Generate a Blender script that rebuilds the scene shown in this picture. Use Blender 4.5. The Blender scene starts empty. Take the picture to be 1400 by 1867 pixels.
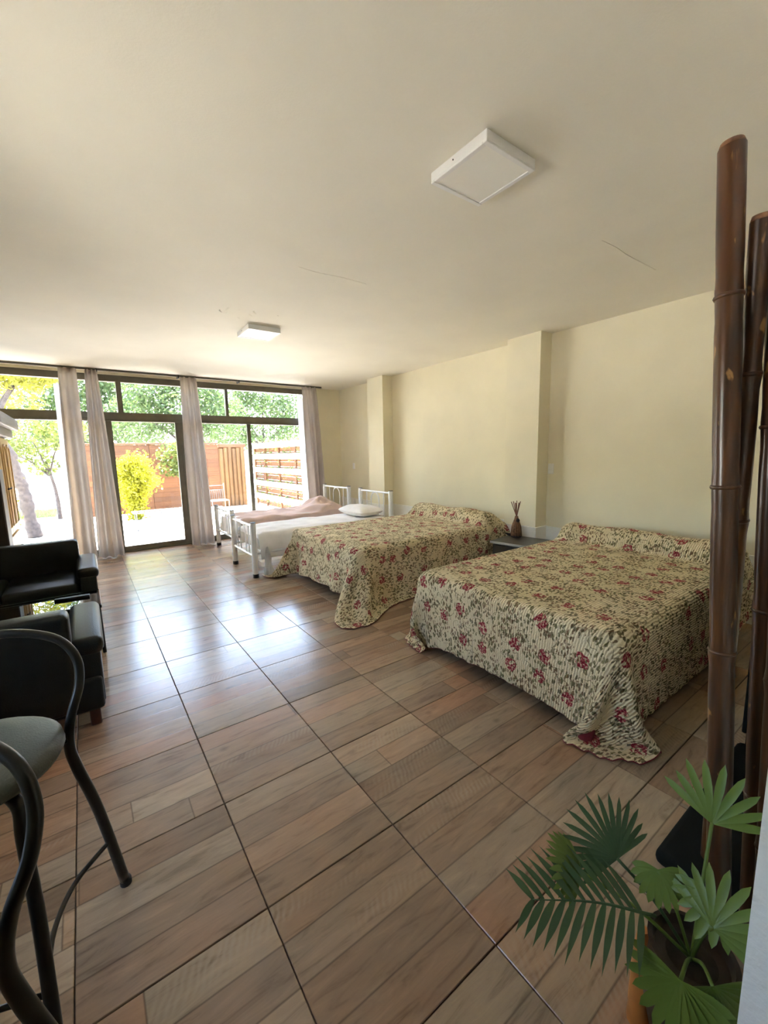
import bpy, bmesh, math, random
import numpy as np
from mathutils import Vector, Matrix
random.seed(7)
RNG = np.random.default_rng(11)
SC = bpy.context.scene
COL = SC.collection

# ------------------------------------------------------------------ camera
YAW, PITCH, ROLL, FPX = 0.622855, 0.141585, -0.0212876, 758.22
CAM = np.array([-0.34174, -3.65748, 1.43232])
def _basis():
    cy, sy, cp, sp = math.cos(YAW), math.sin(YAW), math.cos(PITCH), math.sin(PITCH)
    f = np.array([sy*cp, cy*cp, -sp]); r = np.array([cy, -sy, 0.0]); u = np.cross(r, f)
    cr, sr = math.cos(ROLL), math.sin(ROLL)
    return r*cr+u*sr, -r*sr+u*cr, f
RR, UU, FF = _basis()
cam_data = bpy.data.cameras.new('camera')
cam_data.sensor_fit = 'HORIZONTAL'; cam_data.sensor_width = 36.0
cam_data.lens = 36.0*FPX/1400.0
cam_data.clip_start = 0.02; cam_data.clip_end = 300
cam = bpy.data.objects.new('camera', cam_data); COL.objects.link(cam)
M = Matrix.Identity(4)
for i in range(3):
    M[i][0] = RR[i]; M[i][1] = UU[i]; M[i][2] = -FF[i]; M[i][3] = CAM[i]
cam.matrix_world = M
SC.camera = cam
def at(px, py, depth):
    """world point seen at a pixel of the 1400x1867 frame, `depth` metres along the optical axis"""
    return Vector(CAM + depth*(FF + RR*(px-700)/FPX - UU*(py-933.5)/FPX))

# ------------------------------------------------------------------ world, sun, exposure
SUN_ELEV, SUN_AZ = math.radians(72), math.radians(-6)      # sun stands high beyond the garden
world = bpy.data.worlds.new('sky'); SC.world = world; world.use_nodes = True
wn = world.node_tree; wn.nodes.clear()
wo = wn.nodes.new('ShaderNodeOutputWorld'); wb = wn.nodes.new('ShaderNodeBackground')
sky = wn.nodes.new('ShaderNodeTexSky'); sky.sky_type = 'NISHITA'; sky.sun_disc = False
sky.sun_elevation = SUN_ELEV; sky.sun_rotation = SUN_AZ
sky.dust_density = 2.5; sky.air_density = 1.0; sky.ozone_density = 0.6
wb.inputs['Strength'].default_value = 0.75
wn.links.new(sky.outputs[0], wb.inputs[0]); wn.links.new(wb.outputs[0], wo.inputs[0])
sun_data = bpy.data.lights.new('sun', 'SUN'); sun_data.energy = 9.0; sun_data.angle = math.radians(0.6)
sun_data.color = (1.0, 0.94, 0.84)
sun = bpy.data.objects.new('sun', sun_data); COL.objects.link(sun)
sd = Vector((math.sin(SUN_AZ)*math.cos(SUN_ELEV), math.cos(SUN_AZ)*math.cos(SUN_ELEV), math.sin(SUN_ELEV)))
sun.rotation_euler = sd.to_track_quat('Z', 'Y').to_euler(); sun.location = (0, 8, 20)
SC.view_settings.view_transform = 'Standard'; SC.view_settings.look = 'None'
SC.view_settings.gamma = 1.0; SC.view_settings.use_curve_mapping = False
SC.view_settings.exposure = 2.65
SC.cycles.diffuse_bounces = 10; SC.cycles.max_bounces = 14; SC.cycles.transparent_max_bounces = 24
SC.cycles.sample_clamp_indirect = 8.0

# ------------------------------------------------------------------ materials
MATS = {}
def new_mat(name):
    m = bpy.data.materials.new(name); m.use_nodes = True; m.node_tree.nodes.clear(); MATS[name] = m
    return m, m.node_tree
class NT:
    def __init__(s, t): s.t = t
    def n(s, ty, **kw):
        nd = s.t.nodes.new(ty)
        for k, v in kw.items(): setattr(nd, k, v)
        return nd
    def l(s, a, b): s.t.links.new(a, b)
    def val(s, sock, v):
        if hasattr(v, 'links') or isinstance(v, bpy.types.NodeSocket): s.t.links.new(v, sock)
        else: sock.default_value = v
    def math(s, op, a, b=0.0, c=None, clamp=False):
        nd = s.n('ShaderNodeMath', operation=op); nd.use_clamp = clamp
        s.val(nd.inputs[0], a); s.val(nd.inputs[1], b)
        if c is not None: s.val(nd.inputs[2], c)
        return nd.outputs[0]
    def mix(s, fac, a, b, bt='MIX'):
        nd = s.n('ShaderNodeMix', data_type='RGBA', blend_type=bt)
        s.val(nd.inputs[0], fac); s.val(nd.inputs[6], a if not isinstance(a, tuple) else (*a[:3], 1)); s.val(nd.inputs[7], b if not isinstance(b, tuple) else (*b[:3], 1))
        return nd.outputs[2]
    def ramp(s, fac, stops, interp='LINEAR'):
        nd = s.n('ShaderNodeValToRGB'); cr = nd.color_ramp; cr.interpolation = interp
        while len(cr.elements) < len(stops): cr.elements.new(0.5)
        for e, (p, c) in zip(cr.elements, stops): e.position = p; e.color = (*c[:3], 1)
        s.val(nd.inputs[0], fac); return nd.outputs[0]
    def noise(s, vec, scale, detail=2.0, rough=0.5, dist=0.0, dim='3D'):
        nd = s.n('ShaderNodeTexNoise', noise_dimensions=dim)
        if vec is not None: s.l(vec, nd.inputs['Vector'])
        nd.inputs['Scale'].default_value = scale; nd.inputs['Detail'].default_value = detail
        nd.inputs['Roughness'].default_value = rough; nd.inputs['Distortion'].default_value = dist
        return nd
    def obj(s): return s.n('ShaderNodeTexCoord').outputs['Object']
    def mapping(s, vec, scale=(1,1,1), loc=(0,0,0), rot=(0,0,0)):
        nd = s.n('ShaderNodeMapping'); s.l(vec, nd.inputs[0])
        nd.inputs['Scale'].default_value = scale; nd.inputs['Location'].default_value = loc; nd.inputs['Rotation'].default_value = rot
        return nd.outputs[0]
    def bump(s, h, strength, dist=0.01):
        nd = s.n('ShaderNodeBump'); nd.inputs['Strength'].default_value = strength; nd.inputs['Distance'].default_value = dist
        s.l(h, nd.inputs['Height']); return nd.outputs[0]
    def out(s, shader):
        o = s.n('ShaderNodeOutputMaterial'); s.l(shader, o.inputs['Surface'])
    def pbsdf(s, color, rough=0.5, metal=0.0, normal=None, coat=0.0, spec=None, coat_rough=0.1):
        p = s.n('ShaderNodeBsdfPrincipled')
        s.val(p.inputs['Base Color'], color if not isinstance(color, tuple) else (*color[:3], 1))
        s.val(p.inputs['Roughness'], rough); s.val(p.inputs['Metallic'], metal)
        p.inputs['Coat Weight'].default_value = coat; p.inputs['Coat Roughness'].default_value = coat_rough
        if spec is not None: p.inputs['Specular IOR Level'].default_value = spec
        if normal is not None: s.l(normal, p.inputs['Normal'])
        return p
def simple(name, color, rough=0.5, metal=0.0, nscale=0, namp=0.15, bump=0.0, bscale=60, coat=0.0, spec=None):
    m, t = new_mat(name); N = NT(t); col = color; nrm = None
    o = N.obj()
    if nscale:
        n = N.noise(o, nscale, 4)
        lo = tuple(max(0, c*(1-namp)) for c in color); hi = tuple(min(1, c*(1+namp)) for c in color)
        col = N.ramp(n.outputs[0], [(0.3, lo), (0.7, hi)])
    if bump: nrm = N.bump(N.noise(o, bscale, 3).outputs[0], bump, 0.004)
    p = N.pbsdf(col, rough, metal, nrm, coat, spec); N.out(p.outputs[0]); return m

simple('wall_paint', (0.775, 0.715, 0.525), 0.75, 0, 3, 0.03, 0.12, 90)
simple('ceiling_paint', (0.785, 0.745, 0.63), 0.8, 0, 2, 0.03, 0.15, 120)
simple('white_plaster', (0.78, 0.79, 0.78), 0.85, 0, 8, 0.05, 0.8, 60)
simple('wainscot_paint', (0.82, 0.80, 0.73), 0.5, 0, 3, 0.03)
simple('aluminium_bronze', (0.135, 0.125, 0.092), 0.42, 0.3, 6, 0.15)
simple('white_enamel', (0.80, 0.81, 0.82), 0.25, 0, 5, 0.03)
simple('white_plastic', (0.80, 0.79, 0.76), 0.4, 0, 5, 0.02)
simple('lamp_diffuser', (0.85, 0.83, 0.76), 0.3, 0, 5, 0.01)
simple('black_rubber', (0.012, 0.012, 0.012), 0.6, 0, 20, 0.2)
simple('black_leather', (0.006, 0.007, 0.006), 0.36, 0, 12, 0.3, 0.35, 160, 0.0, 0.28)
simple('black_tube', (0.007, 0.007, 0.006), 0.28, 0.0, 30, 0.3, 0, 0, 0.1, 0.4)
simple('green_vinyl', (0.055, 0.065, 0.052), 0.42, 0, 40, 0.15, 0.3, 220)
simple('black_lacquer', (0.005, 0.006, 0.005), 0.85, 0, 8, 0.3, 0, 0, 0, 0.15)
simple('dark_leg_wood', (0.06, 0.018, 0.010), 0.4, 0, 20, 0.3)
simple('chrome', (0.6, 0.6, 0.6), 0.2, 1.0)
simple('mattress_cloth', (0.55, 0.52, 0.47), 0.9, 0, 10, 0.1)
simple('boxspring_cloth', (0.016, 0.014, 0.012), 0.85, 0, 60, 0.3)
simple('maroon_cloth', (0.16, 0.012, 0.022), 0.85, 0, 60, 0.2, 0.3, 200)
simple('nightstand_top', (0.050, 0.046, 0.036), 0.35, 0, 15, 0.3)
simple('nightstand_body', (0.022, 0.019, 0.014), 0.45, 0, 15, 0.3)
simple('edge_strip', (0.42, 0.42, 0.38), 0.35, 0, 15, 0.1)
simple('reed', (0.17, 0.065, 0.030), 0.6, 0, 40, 0.45)
simple('bark_bundle', (0.22, 0.11, 0.055), 0.75, 0, 60, 0.5, 0.5, 80)
simple('dark_seed', (0.02, 0.012, 0.01), 0.5, 0, 40, 0.3)
simple('gravel', (0.72, 0.68, 0.62), 0.95, 0, 6, 0.25, 0.6, 40)
simple('terracotta', (0.33, 0.13, 0.075), 0.8, 0, 12, 0.3)
simple('trunk_bark', (0.060, 0.046, 0.040), 0.9, 0, 14, 0.45, 0.9, 30)
simple('white_iron', (0.11, 0.11, 0.105), 0.5, 0, 20, 0.1)
simple('white_trough', (0.80, 0.79, 0.76), 0.6, 0, 10, 0.08)
simple('teal_canvas', (0.03, 0.36, 0.42), 0.7, 0, 10, 0.1)
simple('pot_glaze', (0.030, 0.017, 0.011), 0.35, 0, 14, 0.4)
simple('soil', (0.03, 0.02, 0.013), 0.95, 0, 50, 0.5)
simple('orange_timber', (0.50, 0.19, 0.045), 0.5, 0, 9, 0.35, 0.2, 40)
simple('roof_slab', (0.5, 0.48, 0.44), 0.9, 0, 4, 0.1)
simple('brown_post', (0.030, 0.016, 0.010), 0.5, 0, 12, 0.3)
simple('black_plastic', (0.012, 0.012, 0.013), 0.4, 0, 20, 0.2)

def wood(name, c1, c2, rough=0.55, axis=0, scale=1.0, per_obj=True, bump=0.15):
    m, t = new_mat(name); N = NT(t)
    o = N.obj()
    sc = [14*scale]*3; sc[axis] = 1.2*scale
    v = N.mapping(o, tuple(sc))
    if per_obj:
        oi = N.n('ShaderNodeObjectInfo'); add = N.n('ShaderNodeVectorMath', operation='ADD'); N.l(v, add.inputs[0])
        cx = N.n('ShaderNodeCombineXYZ'); r = N.math('MULTIPLY', oi.outputs['Random'], 37.0)
        for k in range(3): N.l(r, cx.inputs[k])
        N.l(cx.outputs[0], add.inputs[1]); v = add.outputs[0]
    n = N.noise(v, 1.6, 6, 0.6, 0.6)
    col = N.ramp(n.outputs[0], [(0.28, c1), (0.72, c2)])
    if per_obj:
        hs = N.n('ShaderNodeHueSaturation'); N.l(col, hs.inputs['Color'])
        N.l(N.math('MULTIPLY_ADD', oi.outputs['Random'], 0.5, 0.75), hs.inputs['Value']); col = hs.outputs[0]
    p = N.pbsdf(col, rough, 0, N.bump(n.outputs[0], bump, 0.01)); N.out(p.outputs[0])
wood('fence_wood', (0.095, 0.032, 0.009), (0.16, 0.064, 0.019), 0.7, 0)
wood('log_wood', (0.095, 0.043, 0.012), (0.17, 0.085, 0.026), 0.75, 2)
wood('deck_wood', (0.52, 0.49, 0.45), (0.66, 0.63, 0.58), 0.75, 1)
wood('pine', (0.52, 0.33, 0.12), (0.68, 0.47, 0.20), 0.45, 2, 0.8, False)
wood('crown_wood', (0.24, 0.21, 0.18), (0.32, 0.285, 0.245), 0.6, 1, 0.8, False)

# cloth with light passing through
def cloth(name, color, trans=0.35, bump=0.08, bscale=250, namp=0.06):
    m, t = new_mat(name); N = NT(t); o = N.obj()
    n = N.noise(o, 6, 3)
    col = N.ramp(n.outputs[0], [(0.3, tuple(c*(1-namp) for c in color)), (0.7, tuple(min(1, c*(1+namp)) for c in color))])
    d = N.n('ShaderNodeBsdfDiffuse'); N.l(col, d.inputs[0])
    tr = N.n('ShaderNodeBsdfTranslucent'); N.l(col, tr.inputs[0])
    mx = N.n('ShaderNodeMixShader'); mx.inputs[0].default_value = trans
    N.l(d.outputs[0], mx.inputs[1]); N.l(tr.outputs[0], mx.inputs[2]); N.out(mx.outputs[0])
cloth('curtain_taupe', (0.55, 0.49, 0.44), 0.16)
cloth('sheer_white', (0.80, 0.80, 0.80), 0.6)
cloth('sheet_white', (0.86, 0.84, 0.82), 0.05)
cloth('blanket_rose', (0.62, 0.47, 0.40), 0.03)
cloth('plastic_wrap', (0.75, 0.75, 0.73), 0.5)
def leafmat(name, color, trans=0.45, rough=0.4, var=0.35):
    m, t = new_mat(name); N = NT(t)
    geo = N.n('ShaderNodeNewGeometry')
    col = N.ramp(geo.outputs['Random Per Island'], [(0.0, tuple(c*(1-var) for c in color)), (1.0, tuple(min(1, c*(1+var)) for c in color))])
    p = N.pbsdf(col, rough); tr = N.n('ShaderNodeBsdfTranslucent'); N.l(col, tr.inputs[0])
    mx = N.n('ShaderNodeMixShader'); mx.inputs[0].default_value = trans
    N.l(p.outputs[0], mx.inputs[1]); N.l(tr.outputs[0], mx.inputs[2]); N.out(mx.outputs[0])
leafmat('leaf_yellow', (0.20, 0.20, 0.02), 0.5)
leafmat('leaf_lime', (0.12, 0.15, 0.03), 0.5)
leafmat('leaf_green', (0.075, 0.115, 0.035), 0.55)
leafmat('leaf_bush', (0.34, 0.33, 0.02), 0.55)
leafmat('leaf_dark', (0.05, 0.10, 0.05), 0.4)
leafmat('grass', (0.12, 0.26, 0.06), 0.4)
leafmat('palm_dark', (0.033, 0.078, 0.023), 0.12, 0.42, 0.3)
leafmat('palm_green', (0.105, 0.17, 0.024), 0.15, 0.45, 0.3)

# clear pane: passes light straight, reflects at grazing angles
m, t = new_mat('pane_glass'); N = NT(t)
tr = N.n('ShaderNodeBsdfTransparent'); tr.inputs[0].default_value = (0.97, 0.98, 0.97, 1)
gl = N.n('ShaderNodeBsdfGlossy'); gl.inputs['Roughness'].default_value = 0.02
fr = N.n('ShaderNodeFresnel'); fr.inputs[0].default_value = 1.35
mx = N.n('ShaderNodeMixShader'); N.l(fr.outputs[0], mx.inputs[0]); N.l(tr.outputs[0], mx.inputs[1]); N.l(gl.outputs[0], mx.inputs[2]); N.out(mx.outputs[0])
m, t = new_mat('table_glass'); N = NT(t)
tr = N.n('ShaderNodeBsdfTransparent'); tr.inputs[0].default_value = (0.55, 0.62, 0.58, 1)
gl = N.n('ShaderNodeBsdfGlossy'); gl.inputs['Roughness'].default_value = 0.01
fr = N.n('ShaderNodeFresnel'); fr.inputs[0].default_value = 1.6
mx = N.n('ShaderNodeMixShader'); N.l(fr.outputs[0], mx.inputs[0]); N.l(tr.outputs[0], mx.inputs[1]); N.l(gl.outputs[0], mx.inputs[2]); N.out(mx.outputs[0])

# floor tile: printed wooden planks on glazed tile
def tile_material():
    m, t = new_mat('plank_tile'); N = NT(t)
    o = N.obj(); oi = N.n('ShaderNodeObjectInfo'); rnd = oi.outputs['Random']
    sx = N.n('ShaderNodeSeparateXYZ'); N.l(o, sx.inputs[0])
    jig = N.noise(o, 3, 2)
    y = N.math('ADD', sx.outputs[1], N.math('MULTIPLY', N.math('SUBTRACT', jig.outputs[0], 0.5), 0.006))
    yy = N.math('DIVIDE', N.math('ADD', y, 0.25), 0.125)
    row = N.math('FLOOR', yy); fy = N.math('FRACT', yy)
    wn1 = N.n('ShaderNodeTexWhiteNoise', noise_dimensions='2D'); c = N.n('ShaderNodeCombineXYZ')
    N.l(row, c.inputs[0]); N.l(N.math('MULTIPLY', rnd, 91.7), c.inputs[1]); N.l(c.outputs[0], wn1.inputs[0])
    # a plank end at a random place in some rows
    cut = N.math('MULTIPLY_ADD', wn1.outputs['Value'], 3.6, -1.8)
    side = N.math('GREATER_THAN', sx.outputs[0], cut)
    wn2 = N.n('ShaderNodeTexWhiteNoise', noise_dimensions='3D'); c2 = N.n('ShaderNodeCombineXYZ')
    N.l(row, c2.inputs[0]); N.l(N.math('MULTIPLY', rnd, 53.3), c2.inputs[1]); N.l(N.math('MULTIPLY', side, 7.7), c2.inputs[2]); N.l(c2.outputs[0], wn2.inputs[0])
    pr = wn2.outputs['Value']
    base = N.ramp(pr, [(0.0, (0.215, 0.142, 0.090)), (0.22, (0.295, 0.195, 0.124)), (0.45, (0.375, 0.278, 0.184)), (0.66, (0.36, 0.208, 0.126)), (0.82, (0.265, 0.195, 0.134)), (1.0, (0.43, 0.328, 0.222))])
    # grain streaks along x
    v = N.n('ShaderNodeVectorMath', operation='ADD'); N.l(N.mapping(o, (3.2, 20, 1)), v.inputs[0])
    cv = N.n('ShaderNodeCombineXYZ'); N.l(N.math('MULTIPLY', pr, 63.0), cv.inputs[0]); N.l(N.math('MULTIPLY', rnd, 29.0), cv.inputs[1]); N.l(cv.outputs[0], v.inputs[1])
    g = N.noise(v.outputs[0], 1.6, 6, 0.62, 0.8)
    gcol = N.ramp(g.outputs[0], [(0.28, (0.60, 0.57, 0.55)), (0.45, (0.95, 0.95, 0.95)), (0.58, (1.05, 1.05, 1.04)), (0.75, (1.28, 1.26, 1.22))])
    col = N.mix(1.0, base, gcol, 'MULTIPLY')
    tone = N.noise(N.mapping(v.outputs[0], (0.5, 0.06, 1)), 1.4, 2)
    col = N.mix(1.0, col, N.ramp(tone.outputs[0], [(0.32, (0.86, 0.90, 0.94)), (0.5, (1, 1, 1)), (0.68, (1.10, 0.99, 0.92))]), 'MULTIPLY')
    # slanted saw marks on some planks
    w = N.n('ShaderNodeTexWave', wave_type='BANDS', bands_direction='X'); N.l(N.mapping(o, (1, 1, 1), rot=(0, 0, 0.5)), w.inputs[0])
    w.inputs['Scale'].default_value = 16; w.inputs['Distortion'].default_value = 5.0; w.inputs['Detail'].default_value = 2
    patch = N.noise(v.outputs[0], 0.45, 2)
    sel = N.math('MULTIPLY', N.math('GREATER_THAN', N.math('FRACT', N.math('MULTIPLY', pr, 9.3)), 0.62), N.math('MULTIPLY', N.math('SUBTRACT', patch.outputs[0], 0.50, clamp=True), 5.0, clamp=True))
    col = N.mix(N.math('MULTIPLY', N.math('MULTIPLY', w.outputs[1], sel), 0.45), col, (0.42, 0.33, 0.235))
    # knots
    vo = N.n('ShaderNodeTexVoronoi', feature='F1'); N.l(N.mapping(v.outputs[0], (0.45, 0.10, 1)), vo.inputs[0]); vo.inputs['Scale'].default_value = 2.2
    kn = N.math('SUBTRACT', 1.0, N.math('DIVIDE', vo.outputs['Distance'], 0.10), clamp=True)
    col = N.mix(N.math('MULTIPLY', kn, 0.7), col, (0.085, 0.055, 0.038))
    # dark seams between the printed planks
    e = N.math('MINIMUM', fy, N.math('SUBTRACT', 1.0, fy))
    seam = N.math('SUBTRACT', 1.0, N.math('DIVIDE', e, 0.035), clamp=True)
    ex = N.math('ABSOLUTE', N.math('SUBTRACT', sx.outputs[0], cut))
    seam = N.math('MAXIMUM', seam, N.math('SUBTRACT', 1.0, N.math('DIVIDE', ex, 0.004), clamp=True))
    col = N.mix(N.math('MULTIPLY', seam, 0.7), col, (0.07, 0.048, 0.033))
    rough = N.math('MULTIPLY_ADD', g.outputs[0], 0.14, 0.16)
    h = N.math('SUBTRACT', N.math('MULTIPLY', g.outputs[0], 0.5), seam)
    p = N.pbsdf(col, rough, 0, N.bump(h, 0.10, 0.002), 0, 0.6)
    N.out(p.outputs[0])
tile_material()
simple('grout', (0.10, 0.078, 0.060), 0.8, 0, 30, 0.3)

# quilt print: sprigs and red blossoms on cream, stitched in wavy lines (UV in metres)
def quilt_material():
    m, t = new_mat('floral_quilt'); N = NT(t)
    uv = N.n('ShaderNodeUVMap').outputs[0]
    wob = N.noise(uv, 9, 2, dim='2D')
    def warp(vec, amt, sc):
        nz = N.noise(vec, sc, 2, dim='2D'); sub = N.n('ShaderNodeVectorMath', operation='SUBTRACT'); N.l(nz.outputs['Color'], sub.inputs[0]); sub.inputs[1].default_value = (0.5, 0.5, 0.5)
        scl = N.n('ShaderNodeVectorMath', operation='SCALE'); N.l(sub.outputs[0], scl.inputs[0]); scl.inputs['Scale'].default_value = amt
        ad = N.n('ShaderNodeVectorMath', operation='ADD'); N.l(vec, ad.inputs[0]); N.l(scl.outputs[0], ad.inputs[1]); return ad.outputs[0]
    cream = N.ramp(N.noise(uv, 3, 2, dim='2D').outputs[0], [(0.3, (0.72, 0.60, 0.375)), (0.7, (0.79, 0.68, 0.45))])
    # clusters follow the blossoms: distance to the nearest blossom centre
    vf = N.n('ShaderNodeTexVoronoi', feature='F1', voronoi_dimensions='2D'); N.l(warp(uv, 0.03, 30), vf.inputs[0]); vf.inputs['Scale'].default_value = 5.2; vf.inputs['Randomness'].default_value = 0.55
    near = vf.outputs['Distance']
    # thin stems
    st = N.noise(warp(uv, 0.03, 25), 13, 1, 0.4, dim='2D')
    stem = N.math('LESS_THAN', N.math('ABSOLUTE', N.math('SUBTRACT', st.outputs[0], 0.5)), 0.016)
    stem = N.math('MULTIPLY', stem, N.math('GREATER_THAN', N.noise(uv, 11, 1, dim='2D').outputs[0], 0.47))
    col = N.mix(N.math('MULTIPLY', stem, 0.75), cream, (0.15, 0.105, 0.05))
    # leaves in two directions
    for rot, sc, th, cA, thr in ((0.7, 50, 0.28, (0.125, 0.105, 0.032), 0.50), (-0.5, 56, 0.28, (0.17, 0.085, 0.042), 0.53), (1.9, 44, 0.25, (0.095, 0.068, 0.028), 0.53)):
        vv = N.mapping(warp(uv, 0.02, 40), (1, 0.45, 1), (sc*0.37, 0, 0), (0, 0, rot))
        vl = N.n('ShaderNodeTexVoronoi', feature='F1', voronoi_dimensions='2D'); N.l(vv, vl.inputs[0]); vl.inputs['Scale'].default_value = sc; vl.inputs['Randomness'].default_value = 0.9
        mk = N.math('LESS_THAN', vl.outputs['Distance'], th)
        grp = N.math('GREATER_THAN', N.noise(uv, 8.5+rot, 1, dim='2D').outputs[0], thr)
        col = N.mix(N.math('MULTIPLY', N.math('MULTIPLY', mk, grp), 0.85), col, cA)
    # blossoms
    fl = N.math('LESS_THAN', near, 0.20)
    pet = N.noise(uv, 85, 2, dim='2D')
    fcol = N.ramp(pet.outputs[0], [(0.36, (0.19, 0.012, 0.022)), (0.50, (0.34, 0.045, 0.055)), (0.60, (0.50, 0.22, 0.17)), (0.68, (0.62, 0.44, 0.30))])
    wnf = N.n('ShaderNodeSeparateColor'); N.l(vf.outputs['Color'], wnf.inputs[0])
    on = N.math('GREATER_THAN', wnf.outputs[0], 0.22)
    pat = N.math('GREATER_THAN', N.noise(uv, 34, 1, dim='2D').outputs[0], 0.42)
    col = N.mix(N.math('MULTIPLY', N.math('MULTIPLY', fl, on), pat), col, fcol)
    # stitched ridges
    w = N.n('ShaderNodeTexWave', wave_type='BANDS', bands_direction='X'); N.l(uv, w.inputs[0])
    w.inputs['Scale'].default_value = 22; w.inputs['Distortion'].default_value = 3.0; w.inputs['Detail'].default_value = 2; w.inputs['Detail Scale'].default_value = 1.5
    p = N.pbsdf(col, 0.9, 0, N.bump(w.outputs[1], 0.9, 0.006), 0, 0.15); N.out(p.outputs[0])
quilt_material()

def bamboo_material():
    m, t = new_mat('bamboo'); N = NT(t); o = N.obj()
    n1 = N.noise(N.mapping(o, (9, 9, 1.4)), 1.5, 5, 0.6, 0.8)
    col = N.ramp(n1.outputs[0], [(0.30, (0.018, 0.007, 0.003)), (0.50, (0.055, 0.020, 0.006)), (0.66, (0.105, 0.038, 0.010)), (0.80, (0.19, 0.085, 0.022))])
    n2 = N.noise(N.mapping(o, (26, 26, 9)), 1.3, 3, 0.5, 0.3)
    chip = N.math('MULTIPLY', N.math('SUBTRACT', n2.outputs[0], 0.66, clamp=True), 20, clamp=True)
    col = N.mix(N.math('MULTIPLY', chip, 0.8), col, (0.40, 0.22, 0.075))
    n3 = N.noise(N.mapping(o, (5, 5, 2.2)), 1.7, 4, 0.55, 0.4)
    col = N.mix(N.math('MULTIPLY', N.math('SUBTRACT', n3.outputs[0], 0.58, clamp=True), 7, clamp=True), col, (0.17, 0.075, 0.018))
    p = N.pbsdf(col, 0.30, 0, N.bump(n1.outputs[0], 0.12, 0.004), 0.25); N.out(p.outputs[0])
bamboo_material()

# ------------------------------------------------------------------ mesh helpers
class MB:
    def __init__(s): s.v = []; s.f = []; s.uv = None; s.smooth = False
    def add(s, v, f):
        b = len(s.v); s.v += [tuple(p) for p in v]; s.f += [tuple(i+b for i in q) for q in f]; return s
    def box(s, x0, x1, y0, y1, z0, z1):
        return s.add([(x0,y0,z0),(x1,y0,z0),(x1,y1,z0),(x0,y1,z0),(x0,y0,z1),(x1,y0,z1),(x1,y1,z1),(x0,y1,z1)],
                     [(0,3,2,1),(4,5,6,7),(0,1,5,4),(1,2,6,5),(2,3,7,6),(3,0,4,7)])
    def rbox(s, x0, x1, y0, y1, z0, z1, r=0.02, seg=3):
        bm = bmesh.new(); bmesh.ops.create_cube(bm, size=1)
        for v in bm.verts: v.co = Vector(((x0+x1)/2+v.co.x*(x1-x0), (y0+y1)/2+v.co.y*(y1-y0), (z0+z1)/2+v.co.z*(z1-z0)))
        r = min(r, (x1-x0)/2.01, (y1-y0)/2.01, (z1-z0)/2.01)
        bmesh.ops.bevel(bm, geom=list(bm.edges), offset=r, segments=seg, profile=0.5, affect='EDGES')
        bm.verts.index_update()
        s.add([tuple(v.co) for v in bm.verts], [tuple(v.index for v in f.verts) for f in bm.faces]); bm.free(); return s
    def tube(s, pts, r, seg=10, closed=False, caps=True):
        pts = [Vector(p) for p in pts]; n = len(pts)
        rs = r if isinstance(r, (list, tuple)) else [r]*n
        V = []; F = []; ref = None
        for i, p in enumerate(pts):
            a = pts[i-1] if (i > 0 or closed) else p; b = pts[(i+1) % n] if (i < n-1 or closed) else p
            d = (b-a).normalized()
            if ref is None:
                ref = Vector((0, 0, 1)) if abs(d.z) < 0.9 else Vector((1, 0, 0))
            sx = d.cross(ref).normalized(); sy = sx.cross(d).normalized(); ref = sy
            for k in range(seg):
                an = 2*math.pi*k/seg; V.append(p + (sx*math.cos(an)+sy*math.sin(an))*rs[i])
        for i in range(n if closed else n-1):
            j = (i+1) % n
            for k in range(seg):
                k2 = (k+1) % seg; F.append((i*seg+k, i*seg+k2, j*seg+k2, j*seg+k))
        if caps and not closed:
            F.append(tuple(range(seg-1, -1, -1))); F.append(tuple((n-1)*seg+k for k in range(seg)))
        return s.add(V, F)
    def lathe(s, prof, c=(0,0,0), seg=24):
        V = []; F = []
        for (r, z) in prof:
            for k in range(seg):
                a = 2*math.pi*k/seg; V.append((c[0]+r*math.cos(a), c[1]+r*math.sin(a), c[2]+z))
        for i in range(len(prof)-1):
            for k in range(seg):
                k2 = (k+1) % seg; F.append((i*seg+k, i*seg+k2, (i+1)*seg+k2, (i+1)*seg+k))
        F.append(tuple(range(seg-1, -1, -1))); F.append(tuple((len(prof)-1)*seg+k for k in range(seg)))
        return s.add(V, F)
    def mesh(s, name, mat, smooth=False):
        me = bpy.data.meshes.new(name); me.from_pydata(s.v, [], s.f); me.update()
        if mat: me.materials.append(MATS[mat])
        if smooth:
            me.polygons.foreach_set('use_smooth', [True]*len(me.polygons))
        return me
    def build(s, name, mat, parent=None, smooth=False, auto=None):
        me = s.mesh(name, mat, smooth)
        if auto is not None and smooth:
            try: me.set_sharp_from_angle(angle=math.radians(auto))
            except Exception: pass
        return link(name, me, parent)
def link(name, me, parent=None):
    o = bpy.data.objects.new(name, me); COL.objects.link(o)
    if parent is not None: o.parent = parent
    return o
def empty(name, loc=(0,0,0), rz=0.0):
    o = bpy.data.objects.new(name, None); COL.objects.link(o); o.location = loc; o.rotation_euler = (0, 0, rz); o.empty_display_size = 0.1
    return o
def tag(o, label, cat, group=None):
    o['label'] = label; o['category'] = cat
    if group: o['group'] = group
    return o
def struct(o, label=None):
    o['kind'] = 'structure'
    if label: o['label'] = label
    return o
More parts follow.
